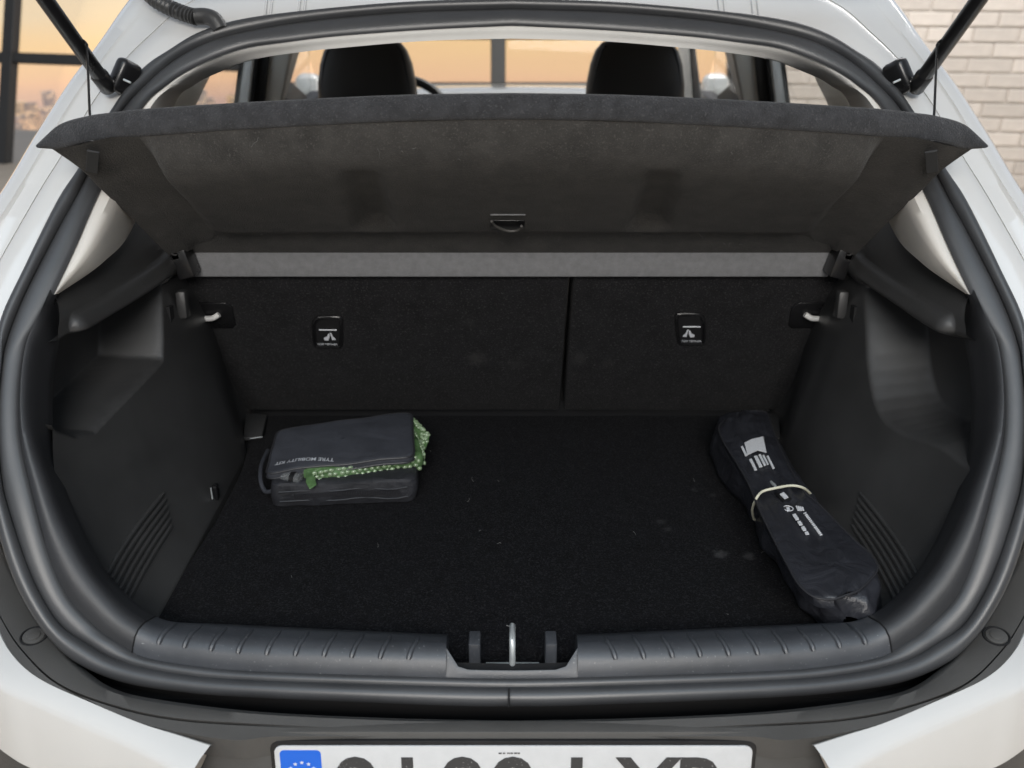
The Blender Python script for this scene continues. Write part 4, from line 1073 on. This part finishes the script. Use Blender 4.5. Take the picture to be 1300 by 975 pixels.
# stations along the bag: Y, left x, right x (footprint), height
SL = [(905, 548), (904, 575), (918, 606), (940, 634), (958, 664), (973, 697), (992, 729), (1018, 762), (1040, 781)]
SR = [(982, 526), (990, 556), (1008, 590), (1030, 622), (1055, 655), (1085, 690), (1112, 722), (1122, 752), (1117, 776)]
stn = []
for (lx, ly), (rx, ry) in zip(SL, SR):
    a = on_Z(lx, ly, ZF + 0.022); b = on_Z(rx, ry, ZF + 0.052)
    stn.append((a, b))
hts = [0.058, 0.066, 0.068, 0.070, 0.074, 0.075, 0.076, 0.076, 0.072]
dat = cr([(a.x, a.y, b.x, b.y, h) for (a, b), h in zip(stn, hts)], 8)
ns = len(dat); NP = 44
def pouch_pt(s, k, out=0.0):
    """s station index, k angle fraction around the section (0 = right bottom, going up over the top)"""
    ax, ay, bx_, by_, h = dat[s]
    a = Vector((ax, ay, ZF)); b = Vector((bx_, by_, ZF)); c = a.lerp(b, 0.5); hw = (b - a).length / 2; d = (b - a).normalized()
    ang = 2 * math.pi * k; cs, sn_ = math.cos(ang), math.sin(ang)
    e = 0.62
    X = hw * math.copysign(abs(cs) ** e, cs); Z = h / 2 * (1 + math.copysign(abs(sn_) ** (0.5), sn_))
    # narrower at the top than at the belly
    X *= 1 - 0.16 * (Z / h) ** 2
    nz = noise.noise(Vector((s * 0.22, k * 9.0, 2.0))) * 0.5 + noise.noise(Vector((s * 0.09 + k * 6, k * 14.0, 7.0)))
    side = 1 - sstep(0.75, 1.0, sn_)
    wv = 0.0085 * nz * (0.35 + 0.65 * side)
    waist = math.exp(-((s - WA) / 2.6) ** 2)
    r_ = 1 - 0.05 * waist
    p = c + d * (X * r_ + cs * (wv + out)) + Vector((0, 0, max(0.001, Z * (1 - 0.05 * waist) + sn_ * (wv * 0.5 + out))))
    return p
WA = min(range(ns), key=lambda s: abs(dat[s][1] - on_Z(985, 640, ZF + 0.05).y))
rows = [[pouch_pt(s, k / NP) for k in range(NP)] for s in range(ns)]
# rounded ends
def shrink(row, f, dy):
    c = sum(row, Vector()) / len(row); c.z = ZF + 0.03
    return [c + (p - c) * f + Vector((0.0, dy, 0)) for p in row]
rows = [shrink(rows[0], 0.3, 0.014), shrink(rows[0], 0.72, 0.013), shrink(rows[0], 0.92, 0.008)] + rows + [shrink(rows[-1], 0.95, -0.008), shrink(rows[-1], 0.80, -0.014), shrink(rows[-1], 0.3, -0.016)]
pb = recalc(grid_mesh('pouch_body', rows, closed=True))
pbody = link('pouch_body', pb, 'pouch_nylon', pouch, angle=80)
# flat top panel with piping over the near half
def top_pt(px, py, off=0.0):
    """drop a picture point on the pouch surface"""
    return on_Z(px, py, ZF + 0.079 + off)
LL = [(930, 527, .062), (913, 541, .068), (918, 560, .071), (934, 586, .073), (949, 612, .077), (961, 640, .080), (972, 664, .0795), (985, 690, .079), (1000, 718, .079), (1014, 742, .079), (1034, 758, .078), (1058, 761, .077)]
RR = [(950, 522, .062), (973, 524, .068), (980, 542, .071), (991, 570, .073), (1005, 598, .077), (1019, 622, .080), (1040, 640, .0795), (1062, 663, .079), (1085, 686, .079), (1107, 706, .079), (1113, 725, .079), (1090, 750, .077)]
la = cr([tuple(on_Z(x, y, ZF + z)) for x, y, z in LL], 7); ra2 = cr([tuple(on_Z(x, y, ZF + z)) for x, y, z in RR], 7)
nT = len(la); rows = []
def fold(t, s_):
    """soft folds gathered at the band, flatter towards the near end"""
    wa = math.exp(-((t - 0.44) / 0.17) ** 2); far_ = 1 - sstep(0.40, 0.55, t)
    e = math.sin(math.pi * s_) ** 0.6
    f1 = noise.noise(Vector((t * 5.0, s_ * 7.5, 4.2))); f2 = noise.noise(Vector((t * 13, s_ * 11, 1.1)))
    return e * (0.006 * f1 * (0.35 + 0.9 * wa + 0.8 * far_) + 0.0025 * f2 * (0.3 + wa + far_)) + 0.0035 * e - 0.004 * wa * e
def top_at(t, s_):
    k = t * (nT - 1); i = min(int(k), nT - 2); f = k - i
    a = Vector(la[i]).lerp(Vector(la[i + 1]), f); b = Vector(ra2[i]).lerp(Vector(ra2[i + 1]), f)
    return a.lerp(b, s_) + Vector((0, 0, fold(t, s_)))
NS = 30
for i in range(nT):
    t = i / (nT - 1); r = [top_at(t, 0) + Vector((0.004, 0, -0.014))]
    r += [top_at(t, k / NS) for k in range(NS + 1)] + [top_at(t, 1) + Vector((-0.004, 0, -0.014))]
    rows.append(r)
tpan = link('top_panel', recalc(grid_mesh('top_panel', rows)), 'pouch_nylon', pouch, angle=80)
tpan2 = tpan
ringp = [Vector(p) for p in la] + [Vector(p) for p in reversed(ra2)]
link('piping', tube_mesh('piping', ringp + ringp[:1], 0.0015, 8, cap=False), 'piping', tpan)
def on_top(px, py):
    """picture point settled on the top panel"""
    best = None; D = ray(px, py).normalized()
    for i in range(0, 81):
        t = i / 80
        for k in range(0, 21):
            p = top_at(t, k / 20); d = (p - CAM).cross(D).length
            if best is None or d < best[0]: best = (d, p)
    return on_Z(px, py, best[1].z + 0.0020)
# prints
def ink(name, pix, z, parent, m='label_white'):
    zm = max(on_top(x, y).z for x, y in pix); poly = [on_Z(x, y, zm) for x, y in pix]
    link(name, recalc(prism(name, poly, (0, 0, -1), 0.0012)), m, parent, smooth=False)
zt_ = ZF + 0.0745
ink('care_label', [(945, 562), (955, 557), (969, 554), (973, 574), (962, 571), (949, 577)], zt_, tpan2)
ink('printed_bar', [(940.5, 567), (943, 566), (949, 577.5), (946, 578.5)], zt_, tpan2)
for k, (x, y, l, wd) in enumerate(((951, 583, 14, 3.2), (957, 579, 14, 4.2), (963, 577, 14, 2.6), (968, 578, 12, 2.0), (973, 579, 16, 2.4))):
    ink('printed_bar', [(x, y), (x + wd, y - 1), (x + wd + l * 0.5, y + l - 1), (x + l * 0.5, y + l)], zt_, tpan2)
zt2 = ZF + 0.0838
cc = on_top(1000.5, 646.5) + Vector((0, 0, 0.0015))
rg = [cc + Vector((0.0068 * math.cos(R(a)), 0.0068 * math.sin(R(a)), 0)) for a in range(0, 361, 18)]
link('round_logo', tube_mesh('round_logo', rg, 0.0007, 6, cap=False), 'label_white', tpan)
ink('round_logo_mark', [(998, 644), (1002, 643.5), (1003, 647), (1000, 649.5)], zt2, tpan)
for k in range(4):
    ink('printed_block', [(1010 + k * 2.6, 642 + k * 0.5), (1011.8 + k * 2.6, 641.6 + k * 0.5), (1014.5 + k * 2.2, 647.5), (1012.8 + k * 2.2, 648)], zt2, tpan)
x, y = 1006, 653
for k, l in enumerate((2.5, 2.5, 2.5, 0, 2.2, 2.2, 0, 2.5, 2.5, 0, 3)):
    if l: ink('printed_glyph', [(x, y), (x + 4.2, y - 1.2), (x + 4.2 + l * 0.5, y + l * 0.8), (x + l * 0.5, y + l)], zt2, tpan)
    x += 1.55; y += 2.25
x, y = 1020, 651
for k in range(15):
    l = random.uniform(0.8, 1.4); ink('printed_glyph', [(x, y), (x + 3.4, y - 1.0), (x + 3.4 + l * 0.5, y - 1 + l), (x + l * 0.5, y + l)], zt2, tpan)
    x += 1.45; y += 1.95
# zip puller tab at the waist
tb_ = [(985, 626), (996, 622), (1006, 633), (994, 637)]
link('zip_tab', recalc(prism('zip_tab', [on_Z(x, y, ZF + 0.080) for x, y in tb_], (0, 0, -1), 0.004, 0.001)), 'gloss_black', pouch)
ink('zip_tab_print', [(990, 627), (995, 624.5), (1001, 631), (996, 633)], ZF + 0.0812, pouch)
link('zip_puller', tube_mesh('zip_puller', [on_Z(979, 612, ZF + 0.076), on_Z(983, 616, ZF + 0.079), on_Z(985, 618, ZF + 0.079)], 0.0026, 8), 'steel', pouch)
# --- elastic band round the waist
bp = [(957, 659, 0.690), (955, 647, 0.720), (960, 633, 0.749), (968, 624, 0.7535), (985, 619.5, 0.7575), (1003, 616.5, 0.7575), (1016, 618, 0.755), (1025, 623, 0.742), (1033, 634, 0.712), (1030, 648, 0.685), (1010, 660, 0.6705), (978, 666, 0.6705), (957, 659, 0.690)]
bp = [tuple(on_Z(x, y, z)) for x, y, z in bp]
pts = [Vector(q) for q in cr(bp, 6)]
rb = link('rubber_band', tube_mesh('rubber_band', pts, 0.0019, 8, cap=False), 'band_rubber', None)
tag(rb, 'pale cream rubber band stretched round the waist of the black pouch', 'rubber band')

# ================================================================== BACKGROUND
def window_wall(name, label, origin, xd, lean, xs, zs, bar, group=None):
    """glazed frame: origin on the floor, xd along the wall, leaning away by lean; xs mullions, zs rails"""
    t = thing(name, label, 'window', origin)
    xd = Vector(xd).normalized(); nrm = Vector((xd.y, -xd.x, 0)); upv = (Vector((0, 0, 1)) * math.cos(lean) - nrm * math.sin(lean)); nn = xd.cross(upv)
    Mw = Matrix((xd, upv, nn)).transposed().to_4x4(); Mw.translation = origin
    for x, b in xs: link('mullion', box_mesh('mullion', x - b, x + b, zs[0][0], zs[-1][0], -0.04, 0.04, 0.006, 1, Mw), 'frame_metal', t)
    for z, b in zs: link('rail', box_mesh('rail', xs[0][0], xs[-1][0], z - b, z + b, -0.03, 0.03, 0.006, 1, Mw), 'frame_metal', t)
    for i in range(len(xs) - 1):
        for j in range(len(zs) - 1):
            link('pane', box_mesh('pane', xs[i][0], xs[i + 1][0], zs[j][0], zs[j + 1][0], -0.004, 0.004, 0, 1, Mw), 'window_glass', t, smooth=False)
    return t
# left glazing, running back to the left
Yw = 6.3
o1 = Vector((-1.3, 6.7, 0.0))
def wall_hit(px, py, origin, xd, lean):
    xd = Vector(xd).normalized(); nrm = Vector((xd.y, -xd.x, 0)); upv = (Vector((0, 0, 1)) * math.cos(lean) - nrm * math.sin(lean)); nn = xd.cross(upv)
    p = on_plane(px, py, origin, nn); d = p - origin; return d.dot(xd), d.dot(upv)
xdL = (1, -0.32, 0); leanL = R(20)
xm = wall_hit(11, 100, o1, xdL, leanL)[0]; xe = wall_hit(345, 100, o1, xdL, leanL)[0]
zr1 = wall_hit(60, 75, o1, xdL, leanL)[1]; zb1 = wall_hit(8, 232, o1, xdL, leanL)[1]
window_wall('window_wall', 'dark framed sloping window beside the car with the city behind it', o1, xdL, leanL, [(xm - 1.6, 0.05), (xm - 0.0, 0.052), (xe, 0.05), (xe + 0.001, 0.05)][:3], [(zb1, 0.05), (zr1, 0.038), (zr1 + 1.7, 0.05)], 0.05)
o2 = Vector((0.0, 7.2, 0.0)); xdC = (1, 0.0, 0); leanC = R(20)
xc = wall_hit(632.5, 80, o2, xdC, leanC)[0]; z1 = wall_hit(632, 50, o2, xdC, leanC)[1]; z2 = wall_hit(632, 108.5, o2, xdC, leanC)[1]
xl_ = wall_hit(345, 80, o2, xdC, leanC)[0]; xr_ = wall_hit(930, 80, o2, xdC, leanC)[0]
window_wall('window_wall', 'dark framed sloping window seen through the windscreen of the car', o2, xdC, leanC, [(xl_, 0.04), (xc, 0.055), (xr_, 0.04)], [(z2, 0.018), (z1 + 0.02, 0.016), (z1 + 1.6, 0.05)], 0.05)
# low wall under the glazing
for (oo, xd, xa, xb, zt__, lab) in ((o1, xdL, xm - 1.6, xe, zb1 - 0.05, 'pale plastered low wall under the window beside the car'), (o2, xdC, xl_, xr_, z2 - 0.02, 'pale plastered low wall ahead of the car bonnet')):
    xd = Vector(xd).normalized(); Mw = Matrix((xd, Vector((-xd.y, xd.x, 0)), Vector((0, 0, 1)))).transposed().to_4x4(); Mw.translation = oo
    if zt__ > 0.05:
        tag(link('low_wall', box_mesh('low_wall', xa, xb, -0.02, 0.12, 0, zt__, 0.004, 1, Mw), 'pillar_trim', None), lab, 'wall')
# painted brick wall on the right
bw_o = Vector((1.45, 6.1, 0)); bxd = Vector((1, -0.16, 0)).normalized(); bnd = Vector((bxd.y, -bxd.x, 0))
BW = Matrix((bxd, -bnd, Vector((0, 0, 1)))).transposed().to_4x4(); BW.translation = bw_o
wall = thing('brick_wall', 'whitewashed brick wall to the right of the car', 'wall', bw_o)
link('mortar_bed', box_mesh('mortar_bed', 0, 3.6, 0.012, 0.25, 0, 2.6, 0, 1, BW), 'mortar', wall, smooth=False)
BL, BH, JT = 0.245, 0.075, 0.010
brick_me = box_mesh('brick', -BL / 2, BL / 2, 0, 0.08, -BH / 2, BH / 2, 0.006, 2)
nb = 0
for r_ in range(0, 22):
    for k in range(-1, 15):
        x = k * (BL + JT) + (0.5 * (BL + JT) if r_ % 2 else 0) + BL / 2
        if x - BL / 2 < 0 or x + BL / 2 > 3.6: continue
        z = 0.045 + r_ * (BH + JT)
        if z > 1.75: continue
        o = link('brick', brick_me, None, wall, smooth=False) if nb else link('brick', brick_me, 'brick_paint', wall, smooth=False)
        o.matrix_world = BW @ Matrix.Translation((x, random.uniform(-0.003, 0.003), z)) @ Matrix.Rotation(random.uniform(-.008, .008), 4, 'Y')
        nb += 1
# far city below the window
random.seed(3)
def city_mat(name, col):
    m = mat(name, col, 0.8); nt = m.node_tree; N = nt.nodes; L = nt.links; b = N['Principled BSDF']
    tc = N.new('ShaderNodeTexCoord'); sp = N.new('ShaderNodeSeparateXYZ'); L.new(tc.outputs['Object'], sp.inputs[0])
    ad = N.new('ShaderNodeMath'); L.new(sp.outputs['X'], ad.inputs[0]); L.new(sp.outputs['Y'], ad.inputs[1])
    cb = N.new('ShaderNodeCombineXYZ'); L.new(ad.outputs[0], cb.inputs[0]); L.new(sp.outputs['Z'], cb.inputs[1])
    br = N.new('ShaderNodeTexBrick'); br.offset = 0.0; br.inputs['Scale'].default_value = 2.6; br.inputs['Mortar Size'].default_value = 0.045
    br.inputs['Color1'].default_value = (1, 1, 1, 1); br.inputs['Color2'].default_value = (0, 0, 0, 1); br.inputs['Mortar'].default_value = (0, 0, 0, 1)
    L.new(cb.outputs[0], br.inputs['Vector'])
    rm = N.new('ShaderNodeMapRange'); rm.inputs['From Min'].default_value = 0.45; rm.inputs['From Max'].default_value = 0.6; rm.inputs['To Max'].default_value = 0.95
    L.new(br.outputs['Color'], rm.inputs['Value']); L.new(rm.outputs['Result'], b.inputs['Emission Strength'])
    b.inputs['Emission Color'].default_value = (1.0, 0.66, 0.36, 1)
for k in range(4): city_mat('haze_pale_wall%d' % k, ((.84, .70, .60), (.78, .68, .66), (.88, .74, .56), (.74, .66, .66))[k])  # distance haze is put into these pale wall colours
for k in range(80):
    m_ = None
    d = random.uniform(70, 125); px = random.uniform(-60, 320); py = random.uniform(132, 205)
    p = on_Y(px, py, d); wd = random.uniform(0.5, 1.3); 
    me = box_mesh('city_building', -wd, wd, -wd, wd, -30, 0)
    b2 = box_mesh('city_building', -wd * .5, wd * .5, -wd * .5, wd * .5, 0, random.uniform(0.5, 2.0))
    o = link('city_building', join_meshes('city_building', [me, b2]), 'haze_pale_wall%d' % (k % 4), None, smooth=False); o.location = p; o.rotation_euler.z = random.uniform(0, 1.5)
    tag(o, 'far-off city block painted haze-pale, seen through the glazing', 'building', 'far city blocks beyond the windows')
